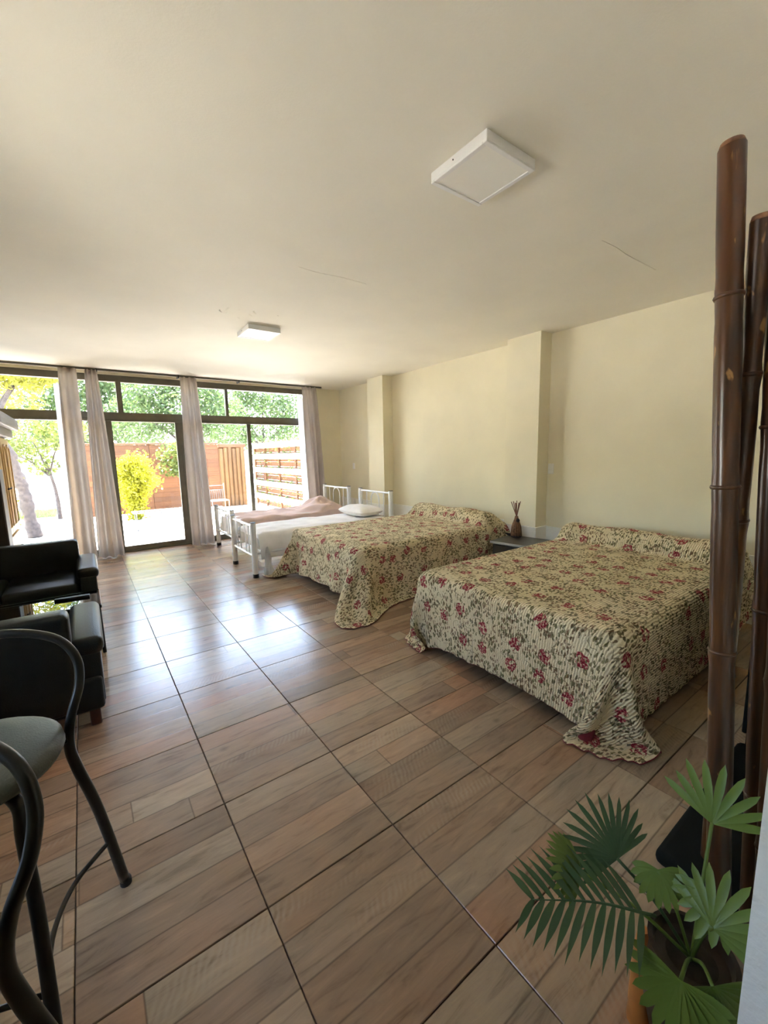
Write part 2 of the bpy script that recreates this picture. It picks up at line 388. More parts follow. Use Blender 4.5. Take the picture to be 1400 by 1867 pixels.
def spline(pts, n=6, closed=False):
    P = [np.array(p, float) for p in pts]; out = []; m = len(P)
    rng = range(m if closed else m-1)
    for i in rng:
        p0 = P[i-1] if (i > 0 or closed) else 2*P[0]-P[1]
        p1 = P[i]; p2 = P[(i+1) % m]; p3 = P[(i+2) % m] if (i < m-2 or closed) else 2*P[-1]-P[-2]
        for k in range(n):
            t = k/n; out.append(0.5*((2*p1)+(-p0+p2)*t+(2*p0-5*p1+4*p2-p3)*t*t+(-p0+3*p1-3*p2+p3)*t**3))
    if not closed: out.append(P[-1])
    return out
def copy_tree(o, parent=None):
    c = o.copy(); COL.objects.link(c); c.parent = parent
    for ch in list(o.children): copy_tree(ch, c)
    return c

# ------------------------------------------------------------------ room shell
H = 2.67; XR = 3.92; XL = -1.75; YW = 3.74; YB = -3.55; YF = -6.2
floor = struct(MB().box(XL-0.2, XR+0.2, YF-0.2, YW+0.16, -0.20, -0.010).build('floor', 'grout'), 'wood-look ceramic tile floor with dark grout lines')
tm = MB().rbox(-0.2484, 0.2484, -0.2484, 0.2484, -0.010, 0.0, 0.002, 1).mesh('tile', 'plank_tile')
for i in range(-4, 9):
    for j in range(-8, 8):
        x0, x1, y0, y1 = i*0.5, i*0.5+0.5, j*0.5, j*0.5+0.5
        if x0 >= XR or x1 <= XL or y0 >= YW or y1 < -4.0: continue
        o = link('tile', tm, floor); o.location = ((x0+x1)/2, (y0+y1)/2, 0)
        if (i*7+j*3) % 2: o.rotation_euler = (0, 0, math.pi)
ceil = struct(MB().box(XL-0.2, XR+0.2, YF-0.2, YW+0.10, H, H+0.2).build('ceiling', 'ceiling_paint'), 'smooth cream ceiling')
roof = struct(MB().box(XL-0.6, XR+0.6, YF-0.6, YW+0.85, H+0.2, H+0.32).build('roof', 'roof_slab'))
wr = struct(MB().box(XR, XR+0.2, YF, YW+0.16, -0.15, H).build('wall_right', 'wall_paint'), 'cream wall behind the bed heads')
for (y0, y1) in ((-0.91, -0.48), (1.97, 2.42)):
    MB().box(3.72, XR+0.02, y0, y1, 0, H).build('pilaster', 'wall_paint', wr)
WY0, WY1, WZ0, WZ1 = -2.5, -1.3, 0.95, 1.85                 # unseen side window, added to light the room from the left
b = MB().box(XL-0.2, XL, YF, WY0, -0.15, H); b.box(XL-0.2, XL, WY1, YW+0.16, -0.15, H); b.box(XL-0.2, XL, WY0, WY1, -0.15, WZ0); b.box(XL-0.2, XL, WY0, WY1, WZ1, H)
wl = struct(b.build('wall_left', 'wall_paint'))
w2 = struct(empty('fill_window', (XL-0.1, (WY0+WY1)/2, WZ0)), 'unseen side window added in the left wall for fill light')
hw2 = (WY1-WY0)/2
for (y0, y1, z0, z1) in ((-hw2, hw2, 0, 0.05), (-hw2, hw2, WZ1-WZ0-0.05, WZ1-WZ0), (-hw2, -hw2+0.05, 0.05, WZ1-WZ0-0.05), (hw2-0.05, hw2, 0.05, WZ1-WZ0-0.05), (-0.03, 0.03, 0.05, WZ1-WZ0-0.05)):
    MB().rbox(-0.03, 0.03, y0, y1, z0, z1, 0.004, 1).build('window_frame', 'aluminium_bronze', w2)
for (y0, y1) in ((-hw2+0.05, -0.03), (0.03, hw2-0.05)): MB().box(-0.003, 0.003, y0, y1, 0.05, WZ1-WZ0-0.05).build('pane', 'pane_glass', w2)
wb_ = struct(MB().box(0.336, XR, YB-0.16, YB, 0, H).build('wall_back', 'white_plaster'), 'rough white plaster wall end beside the plant')
wf = struct(MB().box(XL, XR, YF-0.2, YF, -0.15, H).build('wall_far', 'wall_paint'))
ww = struct(MB().box(3.30, XR, YW-0.02, YW+0.16, 0, H).build('wall_window', 'wall_paint'), 'cream pier between the window and the long wall')
MB().box(XL, 3.30, YW-0.03, YW+0.10, 2.635, H).build('header', 'wall_paint', ww)
# low white wainscot following the wall and the pilasters
tr1 = struct(MB().box(XR-0.02, XR, YB, -0.93, 0, 0.56).build('trim_1', 'wainscot_paint'), 'low white wainscot along the cream wall')
for (x0, x1, y0, y1) in ((3.70, XR, -0.93, -0.46), (XR-0.02, XR, -0.46, 1.95), (3.70, XR, 1.95, 2.44), (XR-0.02, XR, 2.44, YW-0.02)):
    b = MB().box(x0, x1, y0, y1, 0, 0.556); b.box(x0-0.004, x1, y0-0.003, y1+0.003, 0.556, 0.566); b.build('wainscot_panel', 'wainscot_paint', tr1)
# old plaster seams and lifted paint on the ceiling
for pts in (((0.96, -0.93), (1.11, -0.92), (1.27, -0.94), (1.50, -0.934)), ((2.33, -2.245), (2.51, -2.25), (2.68, -2.24), (3.08, -2.244))):
    MB().tube([(p[0], p[1], H) for p in spline([(*p, 0) for p in pts], 4)], 0.002, 6).build('plaster_seam', 'ceiling_paint', ceil)
for k in range(9):
    x = 0.72+random.random()*0.5; y = 0.06+random.random()*0.30; a = random.random()*6
    L = 0.03+random.random()*0.05; b = MB(); V = []; F = []
    for q in range(5):
        tq = q/4; z = H-0.001-0.016*math.sin(tq*1.6)*(0.6+0.5*(k % 3)/2)
        for sgn in (-1, 1): V.append((x+math.cos(a)*L*tq-math.sin(a)*0.011*sgn*(1-tq*0.7), y+math.sin(a)*L*tq+math.cos(a)*0.011*sgn*(1-tq*0.7), z))
    for q in range(4): F.append((2*q, 2*q+1, 2*q+3, 2*q+2))
    b.add(V, F).build('paint_flake', 'ceiling_paint', ceil)

# ------------------------------------------------------------------ window front
win = struct(empty('window_1', (0.8, YW, 0)), 'wall of dark bronze aluminium sliding doors with transom lights')
def wbox(name, x0, x1, y0, y1, z0, z1, mat='aluminium_bronze', par=win):
    b = MB().rbox(x0-0.8, x1-0.8, y0-YW, y1-YW, z0, z1, 0.004, 1); return b.build(name, mat, par)
wbox('head_rail', XL, 3.30, YW, YW+0.10, 2.545, 2.64)
wbox('transom_rail', XL, 3.30, YW-0.01, YW+0.10, 1.975, 2.105)
wbox('transom_lip', XL, 3.30, YW-0.03, YW-0.01, 1.975, 2.0)
for x0, x1 in ((-1.37, -1.30), (0.175, 0.243), (1.73, 1.775), (3.25, 3.30)):
    wbox('transom_mullion', x0, x1, YW+0.005, YW+0.09, 2.105, 2.545)
for x0, x1 in ((-1.37, -1.30), (0.0, 0.075), (0.925, 1.0), (1.0, 1.07), (2.07, 2.13), (3.22, 3.30)):
    wbox('door_stile', x0, x1, YW+0.01, YW+0.07, 0.02, 1.975)
wbox('bottom_rail', 0.075, 0.925, YW+0.01, YW+0.07, 0.02, 0.085)
wbox('bottom_rail', 1.07, 2.07, YW+0.01, YW+0.07, 0.02, 0.085)
wbox('bottom_rail', 2.13, 3.22, YW+0.01, YW+0.07, 0.02, 0.085)
wbox('bottom_rail', -1.30, 0.0, YW+0.01, YW+0.07, 0.02, 0.085)
wbox('floor_track', XL, 3.30, YW-0.02, YW+0.14, 0.0, 0.022)
for x0, x1 in ((-1.30, 0.0), (0.075, 0.925), (1.07, 2.07), (2.13, 3.22)):
    wbox('pane', x0, x1, YW+0.035, YW+0.041, 0.085, 1.975, 'pane_glass')
for x0, x1 in ((-1.30, 0.175), (0.243, 1.73), (1.775, 3.25)):
    wbox('pane', x0, x1, YW+0.035, YW+0.041, 2.105, 2.545, 'pane_glass')

# curtain rail and curtains
rail = empty('curtain_rail', (1.0, 3.50, 2.655))
tag(rail, 'thin dark curtain rail running under the ceiling above the windows', 'curtain rail')
MB().rbox(XL-1.0, 3.42-1.0, -0.012, 0.012, -0.012, 0.013, 0.003, 1).build('track', 'aluminium_bronze', rail)
for x in (-0.05, 0.985, 1.9, 3.2):
    MB().rbox(x-1.01, x-0.99, -0.02, 0.10, -0.03, 0.013, 0.003, 1).build('bracket', 'black_plastic', rail)
def curtain(xt0, xt1, xb0, xb1, yb, label, folds, seed, sheer=None, ztop=2.645, zbot=0.012):
    rnd = random.Random(seed); nx, nz = folds*18+1, 40; V = []; F = []
    ph = [rnd.random()*0.9 for _ in range(folds+2)]
    for j in range(nz):
        tz = j/(nz-1); z = ztop+(zbot-ztop)*tz
        e = tz**0.8
        x0 = xt0+(xb0-xt0)*e; x1 = xt1+(xb1-xt1)*e
        for i in range(nx):
            s = i/(nx-1); k = s*folds
            amp = (0.022+0.052*min(1, tz*1.6))
            w = math.sin(2*math.pi*k+0.6*math.sin(2.2*tz+k*1.3+ph[0]*6)); w = math.copysign(abs(w)**0.75, w)
            w2 = 0.45*math.sin(2*math.pi*k*0.45+ph[0]*6+1.5*tz)
            xx = x0+(x1-x0)*s
            V.append((xx, yb+amp*(w+w2), z))
    for j in range(nz-1):
        for i in range(nx-1): F.append((j*nx+i, j*nx+i+1, (j+1)*nx+i+1, (j+1)*nx+i))
    c = Vector(((xb0+xb1)/2, yb, 0))
    V = [(v[0]-c.x, v[1]-c.y, v[2]) for v in V]
    root = empty('curtain', c); tag(root, label, 'curtain', 'taupe curtains along the window front')
    MB().add(V, F).build('drape', 'curtain_taupe', root, True)
    b = MB()
    V = []; F = []
    for i in range(folds*6+1):
        s = i/(folds*6); x = xt0+(xt1-xt0)*s-c.x; yy = 0.024*math.sin(2*math.pi*s*folds)
        V += [(x, yy-0.004, ztop-0.06), (x, yy-0.004, ztop+0.004)]
    for i in range(folds*6): F.append((2*i, 2*i+2, 2*i+3, 2*i+1))
    b.add(V, F).build('heading_tape', 'curtain_taupe', root, True)
    if sheer:
        xa, xb = sheer; V = []; F = []
        n = 30
        for j in range(24):
            tz = j/23; z = ztop-0.2+(zbot+0.02-ztop+0.2)*tz
            for i in range(n+1):
                s = i/n; V.append((xa+(xb-xa)*s-c.x+(xt0-xb0)*(1-tz)*0.6, 0.085+0.018*math.sin(s*14+tz), z))
        for j in range(23):
            for i in range(n): F.append((j*(n+1)+i, j*(n+1)+i+1, (j+1)*(n+1)+i+1, (j+1)*(n+1)+i))
        MB().add(V, F).build('lining', 'sheer_white', root, True)
    return root
curtain(-0.475, -0.275, -0.545, -0.285, 3.50, 'taupe curtain nearest the pine wardrobe, with a white lining edge', 2, 1, (-0.585, -0.45))
curtain(-0.185, -0.045, -0.275, 0.045, 3.50, 'taupe curtain hanging at the left edge of the glass door', 3, 2)
curtain(1.010, 1.235, 0.975, 1.325, 3.50, 'taupe curtain between the glass door and the window behind the single beds', 3, 3)
curtain(3.03, 3.30, 3.10, 3.42, 3.50, 'taupe curtain in the corner beside the cream wall, with white lining', 3, 4, (3.0, 3.2))

# ------------------------------------------------------------------ ceiling lamps
def ceiling_lamp(x0, x1, y0, y1, label):
    cx, cy = (x0+x1)/2, (y0+y1)/2; r = empty('ceiling_lamp', (cx, cy, H)); tag(r, label, 'ceiling lamp', 'square ceiling lamps')
    hx, hy, d = (x1-x0)/2, (y1-y0)/2, 0.042
    b = MB(); b.rbox(-hx, hx, -hy, hy, -d+0.004, 0, 0.004, 2); b.build('housing', 'white_plastic', r)
    f = MB(); w = 0.022
    f.rbox(-hx, hx, -hy, -hy+w, -d-0.004, -d+0.006, 0.002, 1); f.rbox(-hx, hx, hy-w, hy, -d-0.004, -d+0.006, 0.002, 1)
    f.rbox(-hx, -hx+w, -hy+w, hy-w, -d-0.004, -d+0.006, 0.002, 1); f.rbox(hx-w, hx, -hy+w, hy-w, -d-0.004, -d+0.006, 0.002, 1)
    f.build('frame', 'white_plastic', r)
    MB().box(-hx+w, hx-w, -hy+w, hy-w, -d-0.001, -d+0.004).build('diffuser', 'lamp_diffuser', r)
    MB().tube([(-hx-0.001, 0.02, -0.02), (-hx-0.004, 0.02, -0.02)], 0.003, 8).build('screw', 'black_rubber', r)
ceiling_lamp(1.058, 1.372, -2.445, -2.125, 'square white ceiling lamp nearest the camera, above the front floral bed')
ceiling_lamp(1.065, 1.385, 0.435, 0.785, 'square white ceiling lamp further back near the windows, by flaking paint')

# ------------------------------------------------------------------ wall plates
def plate(x, y, z, name, label, cat, w=0.07, h=0.115, face=(-1, 0)):
    r = empty(name, (x, y, z)); tag(r, label, cat)
    MB().rbox(-0.010, 0, -w/2, w/2, -h/2, h/2, 0.004, 2).build('cover', 'white_plastic', r)
    if cat == 'switch':
        for dz in (-0.024, 0.006): MB().rbox(-0.014, -0.008, -0.018, 0.018, dz-0.010, dz+0.014, 0.002, 1).build('rocker', 'white_plastic', r)
    else:
        for dy in (-0.014, 0.014): MB().tube([(-0.0105, dy, 0), (-0.011, dy, 0)], 0.004, 8).build('pin_hole', 'black_rubber', r)
    return r
plate(XR, -0.955, 1.215, 'light_switch', 'white light switch on the shaded wall right of the near pilaster', 'switch')
plate(XR, 3.235, 1.19, 'light_switch', 'white light switch on the bright wall near the corner curtain', 'switch')
plate(XR-0.024, 3.23, 0.49, 'wall_socket', 'white socket low on the wall between the two single bed headboards', 'socket', 0.075, 0.11)
plate(XR-0.024, 1.35, 0.49, 'wall_socket', 'white socket at the wall just left of the middle floral bed head', 'socket', 0.12, 0.075)

# ------------------------------------------------------------------ single beds
def single_bed(x0, x1, y0, y1, yh0, yh1, label):
    """x0 foot, x1 head; y0..y1 leg centres at the foot, yh0..yh1 at the head"""
    r = empty('single_bed', (x0, y0, 0)); tag(r, label, 'bed', 'white metal single beds')
    R = 0.033
    def L(x, y, z): return (x-x0, y-y0, z)
    def end(name, x, ya, yb, zt, zrt, zrb):
        for y in (ya, yb):
            p = MB().tube([L(x, y, 0.035), L(x, y, zt)], R, 18).build('post', 'white_enamel', r, True, 40)
            MB().tube([L(x, y, 0), L(x, y, 0.045)], R+0.002, 18).build('foot_cap', 'black_rubber', p, True, 40)
            MB().tube([L(x, y, zt), L(x, y, zt+0.006)], R+0.001, 18).build('top_cap', 'black_rubber', p, True, 40)
        e = MB().tube([L(x, ya, zrt), L(x, yb, zrt)], 0.014, 10).build(name+'_rail', 'white_enamel', r, True, 40)
        MB().tube([L(x, ya, zrb), L(x, yb, zrb)], 0.014, 10).build(name+'_rail', 'white_enamel', r, True, 40)
        w = yb-ya
        for f in (0.22, 0.78): MB().tube([L(x, ya+w*f, zrb), L(x, ya+w*f, zrt)], 0.008, 8).build('bar', 'white_enamel', r, True, 40)
        c = (ya+yb)/2; hw = w*0.13
        pts = [L(x, c-hw, zrb)]+[L(x, c-hw*math.cos(math.pi*k/10), zrt-0.012-hw+hw*math.sin(math.pi*k/10)) for k in range(11)]+[L(x, c+hw, zrb)]
        MB().tube(pts, 0.008, 8).build('arch_bar', 'white_enamel', r, True, 40)
    end('footboard', x0, y0, y1, 0.655, 0.615, 0.255)
    end('headboard', x1, yh0, yh1, 0.885, 0.855, 0.35)
    for ya, yb in ((y0, yh0), (y1, yh1)):
        MB().tube([L(x0, ya, 0.29), L(x1, yb, 0.29)], 0.018, 8).build('side_rail', 'white_enamel', r, True, 40)
    m = MB().rbox(x0+0.06-x0, x1-0.05-x0, 0.03+(yh0-y0)*0.5, y1-y0-0.03+(yh0-y0)*0.5, 0.31, 0.50, 0.04, 3); m.build('mattress', 'mattress_cloth', r, True, 50)
    return r
single_bed(1.20, 3.21, 1.115, 1.915, 1.115, 1.915, 'white metal single bed with the white sheet, beside the floral bed')
single_bed(1.34, 3.255, 2.44, 3.30, 2.35, 3.21, 'white metal single bed with the rose blanket, beside the window')
# sheets / blankets as draped height-field cloths
def drape(name, mat, x0, x1, y0, y1, ztop, zfun, drop_near, drop_foot, drop_far, seed, parent=None, flare=0.02):
    rnd = np.random.default_rng(seed); nx, ny = 64, 40; V = []; F = []
    Lx = x1-x0; Ly = y1-y0
    S = np.concatenate([np.linspace(-drop_foot, 0, 10)[:-1], np.linspace(0, Lx, nx)]); T = np.concatenate([np.linspace(-drop_near, 0, 12)[:-1], np.linspace(0, Ly, ny), np.linspace(Ly, Ly+drop_far, 10)[1:]])
    def wob(a, b): return 0.5*math.sin(a*7+seed)+0.5*math.sin(a*17+b*5+seed*2)
    rc = 0.035
    for s in S:
        for tt in T:
            x = x0+max(s, 0); y = y0+min(max(tt, 0), Ly); z = ztop+zfun(max(s, 0)/Lx, min(max(tt, 0), Ly)/Ly)
            ds = max(-s, 0); dt = max(-tt, 0); df = max(tt-Ly, 0)
            dd = max(ds, dt, df)
            edge = min(max(s, 0), 0.06)/0.06*min(max(min(tt, Ly-tt), 0), 0.06)/0.06
            z -= 0.02*(1-edge)**2
            if dd > 0:
                z -= dd*0.97
                k = flare*min(1, dd/0.15)*(1+0.8*wob(x*1.2+y*0.9, z))+0.008
                if ds > 0: x -= k*(ds/dd)
                if dt > 0: y -= k*(dt/dd)
                if df > 0: y += k*(df/dd)
                z = max(z, 0.02)
            V.append((x-x0, y-y0, z))
    n2 = len(T)
    for i in range(len(S)-1):
        for j in range(n2-1): F.append((i*n2+j, (i+1)*n2+j, (i+1)*n2+j+1, i*n2+j+1))
    o = MB().add(V, F).build(name, mat, parent, True)
    if parent is None: o.location = (x0, y0, 0)
    md = o.modifiers.new('thick', 'SOLIDIFY'); md.thickness = 0.006; md.offset = 1
    return o
def crease(s, t, k=1.0): return k*(0.007*math.sin(s*23+t*9+2*math.sin(t*7))+0.006*math.sin(s*9-t*17+1)+0.006*abs(math.sin(s*17+t*11+1.5*math.sin(s*8))))
sh = drape('sheet', 'sheet_white', 1.275, 3.13, 1.135, 1.895, 0.515, lambda s, t: crease(s, t, 0.7), 0.30, 0.04, 0.06, 3)
tag(sh, 'white sheet spread over the single bed next to the floral bed, hanging down its side', 'sheet')
def lumps(s, t):
    z = crease(s, t, 1.6)
    e = math.exp(-((s-0.86)/0.115)**2)*math.exp(-((t-0.5)/0.42)**4)
    z += 0.185*e*(1+0.15*math.sin(s*38+t*21)+0.10*math.sin(t*13-s*20))
    z += 0.02*math.exp(-((s-0.55)/0.2)**2)*math.sin(t*9+s*6)
    return z
bl = drape('blanket', 'blanket_rose', 1.45, 3.16, 2.36, 3.22, 0.51, lumps, 0.10, 0.03, 0.10, 5)
tag(bl, 'rumpled rose beige blanket bunched up over a pillow on the far single bed', 'blanket')
us = drape('sheet', 'sheet_white', 1.405, 2.0, 2.40, 3.22, 0.495, lambda s, t: crease(s, t, 0.7), 0.16, 0.22, 0.12, 9)
tag(us, 'white sheet showing at the foot of the far single bed under the rose blanket', 'sheet')
def pillow(name, mat, cx, cy, z, lx, ly, h, label, rz=0):
    n = 22; V = []; F = []
    for side in (1, -1):
        for i in range(n+1):
            for j in range(n+1):
                u = -1+2*i/n; v = -1+2*j/n
                prof = max(0, (1-abs(u)**2.6))**0.5*max(0, (1-abs(v)**2.6))**0.5
                pinch = 1-0.06*(u*u*v*v)
                zz = side*h/2*prof*(1+0.05*math.sin(u*7+v*5)+0.04*math.sin(v*11-u*4))
                V.append((u*lx/2*pinch, v*ly/2*pinch, zz+h/2))
    N2 = n+1
    for i in range(n):
        for j in range(n):
            a = i*N2+j; F.append((a, a+N2, a+N2+1, a+1)); b = N2*N2+a; F.append((b, b+1, b+N2+1, b+N2))
    o = MB().add(V, F).build(name, mat, None, True); o.location = (cx, cy, z); o.rotation_euler = (0, 0, rz)
    tag(o, label, 'pillow'); return o
pillow('pillow', 'sheet_white', 2.93, 1.50, 0.52, 0.42, 0.66, 0.16, 'white pillow at the head of the single bed next to the floral bed', 0.05)
# clear plastic wrap bunched at the foot of the near single bed
b = MB(); V = []; F = []
for j in range(12):
    tz = j/11
    for i in range(20):
        a = 2*math.pi*i/20; rr = (0.012+0.045*(tz**0.7))*(1+0.35*math.sin(i*2.5+j*0.5)+0.2*math.sin(i*1.3-j))
        V.append((0.05+rr*math.cos(a)*0.8, rr*math.sin(a)*0.7, 0.36-0.33*tz))
for j in range(11):
    for i in range(20): F.append((j*20+i, j*20+(i+1) % 20, (j+1)*20+(i+1) % 20, (j+1)*20+i))
o = b.add(V, F).build('plastic_wrap', 'sheer_white', None, True); o.location = (1.29, 1.06, 0.0)
tag(o, 'crumpled pale plastic wrap hanging at the front post of the near single bed', 'plastic wrap')

# ------------------------------------------------------------------ double beds with floral quilts
def double_bed(x0, x1, y0, y1, label):
    r = empty('double_bed', (x0, y0, 0)); tag(r, label, 'bed', 'double beds under floral quilts')
    Lx, Ly = x1-x0, y1-y0
    for fx in (0.05, 0.5, 0.95):
        for fy in (0.07, 0.93):
            MB().lathe([(0.022, 0.0), (0.022, 0.01), (0.030, 0.15)], (Lx*fx, Ly*fy, 0), 12).build('leg', 'black_rubber', r, True, 40)
    MB().rbox(0, Lx, 0, Ly, 0.15, 0.33, 0.02, 2).build('box_spring', 'boxspring_cloth', r)
    MB().rbox(0, Lx, 0, Ly, 0.33, 0.545, 0.045, 3).build('mattress', 'mattress_cloth', r, True, 50)
    return r
def sim_quilt(x0, x1, y0, y1, name, label, seed, near, foot, far, skew=0.0, lean=0.0, kb=0.10, rad=0.1, grav=0.0006, slide=False, inward=0.0):
    """drape a square-cut quilt over the bed by position-based cloth relaxation"""
    h = 0.032; topz = 0.56; R = 0.05
    ulen = (x1-x0)+foot+0.06; vlen = (y1-y0)+near+far
    nu, nv = int(ulen/h)+1, int(vlen/h)+1
    U, Vv = np.meshgrid(np.arange(nu)*h, np.arange(nv)*h, indexing='ij')      # U from head to foot
    P = np.zeros((nu, nv, 3)); X = x1+0.06-U; Y = y0-near+Vv
    cx, cy = (x0+x1)/2, (y0+y1)/2; cs, sn = math.cos(skew), math.sin(skew)
    P[..., 0] = cx+(X-cx)*cs-(Y-cy)*sn; P[..., 1] = cy+(X-cx)*sn+(Y-cy)*cs
    inside = (P[..., 0] > x0-0.02) & (P[..., 1] > y0-0.02) & (P[..., 1] < y1+0.02)
    rnd = np.random.default_rng(seed)
    P[..., 2] = 0.74+0.01*rnd.standard_normal((nu, nv))
    Q = P.copy()
    px = x1-0.17                                                                # pillow roll axis
    hx, hy, hz = (x1-x0)/2, (y1-y0)/2, topz/2
    cen = np.array([cx, cy, topz/2])
    crease_row = np.abs(P[..., 0]-(x1-0.395)) < h*0.8
    def collide(P):
        d = P-cen; q = np.abs(d)-np.array([hx-R, hy-R, hz-R])
        qo = np.maximum(q, 0); lo = np.linalg.norm(qo, axis=-1); li = np.minimum(np.max(q, axis=-1), 0)
        dist = lo+li-R
        n = np.where(lo[..., None] > 1e-9, qo/np.maximum(lo, 1e-9)[..., None], 0)
        ax = np.argmax(q, axis=-1); one = np.eye(3)[ax]
        n = np.where(lo[..., None] > 1e-9, n, one)*np.sign(d+1e-12)
        pen = np.where(dist < 0.006, 0.006-dist, 0)
        P += n*pen[..., None]
        # pillow: capsule lying across the head, slightly lumpy
        yy = np.clip(P[..., 1], y0+0.13, y1-0.13)
        dx = P[..., 0]-px; dy = P[..., 1]-yy; dz = P[..., 2]-0.60
        rr = 0.118+0.010*np.sin(P[..., 1]*9+seed)-0.012*np.exp(-((P[..., 1]-cy)/0.05)**2)
        l = np.sqrt((dx/1.28)**2+dy**2+dz**2)+1e-9
        pn = np.where(l < rr, rr/l, 1.0)
        P[..., 0] = px+dx*pn; P[..., 1] = yy+dy*pn; P[..., 2] = 0.60+dz*pn
        touching = (dist < 0.012) | (l < rr+0.006)
        fl = P[..., 2] < 0.012
        P[..., 2] = np.where(fl, 0.012, P[..., 2])
        P[..., 0] = np.minimum(P[..., 0], 3.69)
        inb = crease_row & (P[..., 1] > y0+0.08) & (P[..., 1] < y1-0.08)
        P[..., 2] = np.where(inb, np.minimum(P[..., 2], topz+0.012), P[..., 2])
        return touching if slide else (touching | fl)
    def con(P, a, b, rest, k):
        d = P[b]-P[a]; l = np.linalg.norm(d, axis=-1, keepdims=True)+1e-9
        c = d*(1-rest/l)*(0.5*k); P[a] += c; P[b] -= c
    sl = slice
    def passes(P, kb):
        for o in (0, 1):
            n = (nu-o)//2; con(P, (sl(o, o+2*n, 2), sl(None)), (sl(o+1, o+2*n, 2), sl(None)), h, 1.0)
            n = (nv-o)//2; con(P, (sl(None), sl(o, o+2*n, 2)), (sl(None), sl(o+1, o+2*n, 2)), h, 1.0)
        for o in (0, 1):
            n = (nu-o)//2
            con(P, (sl(o, o+2*n, 2), sl(0, nv-1)), (sl(o+1, o+2*n, 2), sl(1, nv)), h*1.4142, 0.12)
            con(P, (sl(o, o+2*n, 2), sl(1, nv)), (sl(o+1, o+2*n, 2), sl(0, nv-1)), h*1.4142, 0.12)
        for st in (3,):
            for o in range(2*st):
                idx = [i for i in range(o, nu-st, 2*st)]
                if idx: con(P, (np.array(idx), sl(None)), (np.array(idx)+st, sl(None)), h*st, kb)
                idx = [i for i in range(o, nv-st, 2*st)]
                if idx: con(P, (sl(None), np.array(idx)), (sl(None), np.array(idx)+st), h*st, kb)
    dt2 = grav
    for it in range(260):
        vel = (P-Q)*0.965; Q = P.copy(); P = P+vel
        P[..., 2] -= dt2
        if inward:
            P[..., 0] += inward*dt2*(P[..., 0] < x0-0.02)
            P[..., 1] += inward*dt2*((P[..., 1] < y0-0.02)*1.0-(P[..., 1] > y1+0.02))
        if lean: P[..., 0] -= lean*dt2*np.clip(0.5-P[..., 2], 0, 1)
        for _ in range(7): passes(P, kb)
        tch = collide(P)
        P[..., :2] = np.where(tch[..., None], Q[..., :2]+(P-Q)[..., :2]*0.25, P[..., :2])
        k = np.where(tch, 0.0, 1.0)[..., None]
        Q = P-(P-Q)*k
    me = bpy.data.meshes.new(name)
    o = np.array([x0, y0, 0.0]); vs = (P-o).reshape(-1, 3)
    ii, jj = np.meshgrid(np.arange(nu-1), np.arange(nv-1), indexing='ij')
    ue, v0, v1 = ulen-U, Vv, vlen-Vv                                             # distance to the foot hem and the side hems
    def outside(a_, b_): return (a_ < rad) & (b_ < rad) & ((rad-a_)**2+(rad-b_)**2 > rad*rad)
    cutv = outside(ue, v0) | outside(ue, v1)
    keep = ~(cutv[:-1, :-1] | cutv[1:, :-1] | cutv[:-1, 1:] | cutv[1:, 1:]).ravel()
    a = (ii*nv+jj).ravel()[keep]; faces = np.stack([a, a+1, a+nv+1, a+nv], -1)
    me.from_pydata(vs.tolist(), [], faces.tolist()); me.update()
    uvl = me.uv_layers.new(name='UVMap'); idx = faces.ravel()
    uvs = np.stack([Vv.ravel()[idx]+seed*0.37, U.ravel()[idx]+seed*0.61], -1)
    uvl.data.foreach_set('uv', uvs.astype(np.float32).ravel())
    me.polygons.foreach_set('use_smooth', [True]*len(me.polygons))
    me.materials.append(MATS['floral_quilt']); me.materials.append(MATS['maroon_cloth'])
    ob = link(name, me); ob.location = (x0, y0, 0)
    md = ob.modifiers.new('thick', 'SOLIDIFY'); md.thickness = 0.009; md.offset = -1; md.material_offset = 1; md.material_offset_rim = 1
    sb = ob.modifiers.new('smooth', 'SUBSURF'); sb.levels = 1; sb.render_levels = 1
    tag(ob, label, 'quilt', 'cream floral quilts on the double beds')
    return ob
double_bed(1.60, 3.66, -2.80, -1.38, 'double bed nearest the camera, under the front floral quilt')
double_bed(1.61, 3.66, -0.50, 0.92, 'double bed in the middle, between the single beds and the nightstand')
sim_quilt(1.58, 3.68, -2.82, -1.36, 'quilt', 'cream quilt with red flowers on the bed nearest the camera', 1, 0.455, 0.475, 0.41, 0.0, 0.0, 0.03, 0.34, 0.0009, True, 0.4)
sim_quilt(1.59, 3.68, -0.52, 0.94, 'quilt', 'cream quilt with red flowers on the middle bed, corner touching the floor', 2, 0.54, 0.46, 0.49, 0.015, 0.4, rad=0.16)

# ------------------------------------------------------------------ nightstand and reed bundle
ns = empty('nightstand', (3.455, -0.935, 0), math.radians(9)); tag(ns, 'dark wooden nightstand between the two floral beds', 'nightstand')
MB().rbox(-0.205, 0.205, -0.235, 0.235, 0.05, 0.435, 0.004, 1).build('body', 'nightstand_body', ns)
MB().rbox(-0.225, 0.215, -0.26, 0.26, 0.435, 0.457, 0.003, 1).build('top', 'nightstand_top', ns)
MB().rbox(-0.232, -0.225, -0.26, 0.26, 0.433, 0.458, 0.002, 1).build('edge_strip', 'edge_strip', ns)
for z0, z1 in ((0.245, 0.42), (0.06, 0.235)):
    d = MB().rbox(-0.222, -0.205, -0.23, 0.23, z0, z1, 0.003, 1).build('drawer', 'nightstand_body', ns)
    zc = (z0+z1)/2+0.04
    MB().tube([(-0.222, -0.055, zc), (-0.243, -0.05, zc), (-0.243, 0.05, zc), (-0.222, 0.055, zc)], 0.005, 8).build('handle', 'chrome', d, True)
rb = empty('reed_bundle', (3.575, -0.765, 0.4585)); tag(rb, 'brown reed bundle tied at the neck, standing on the nightstand', 'decoration')
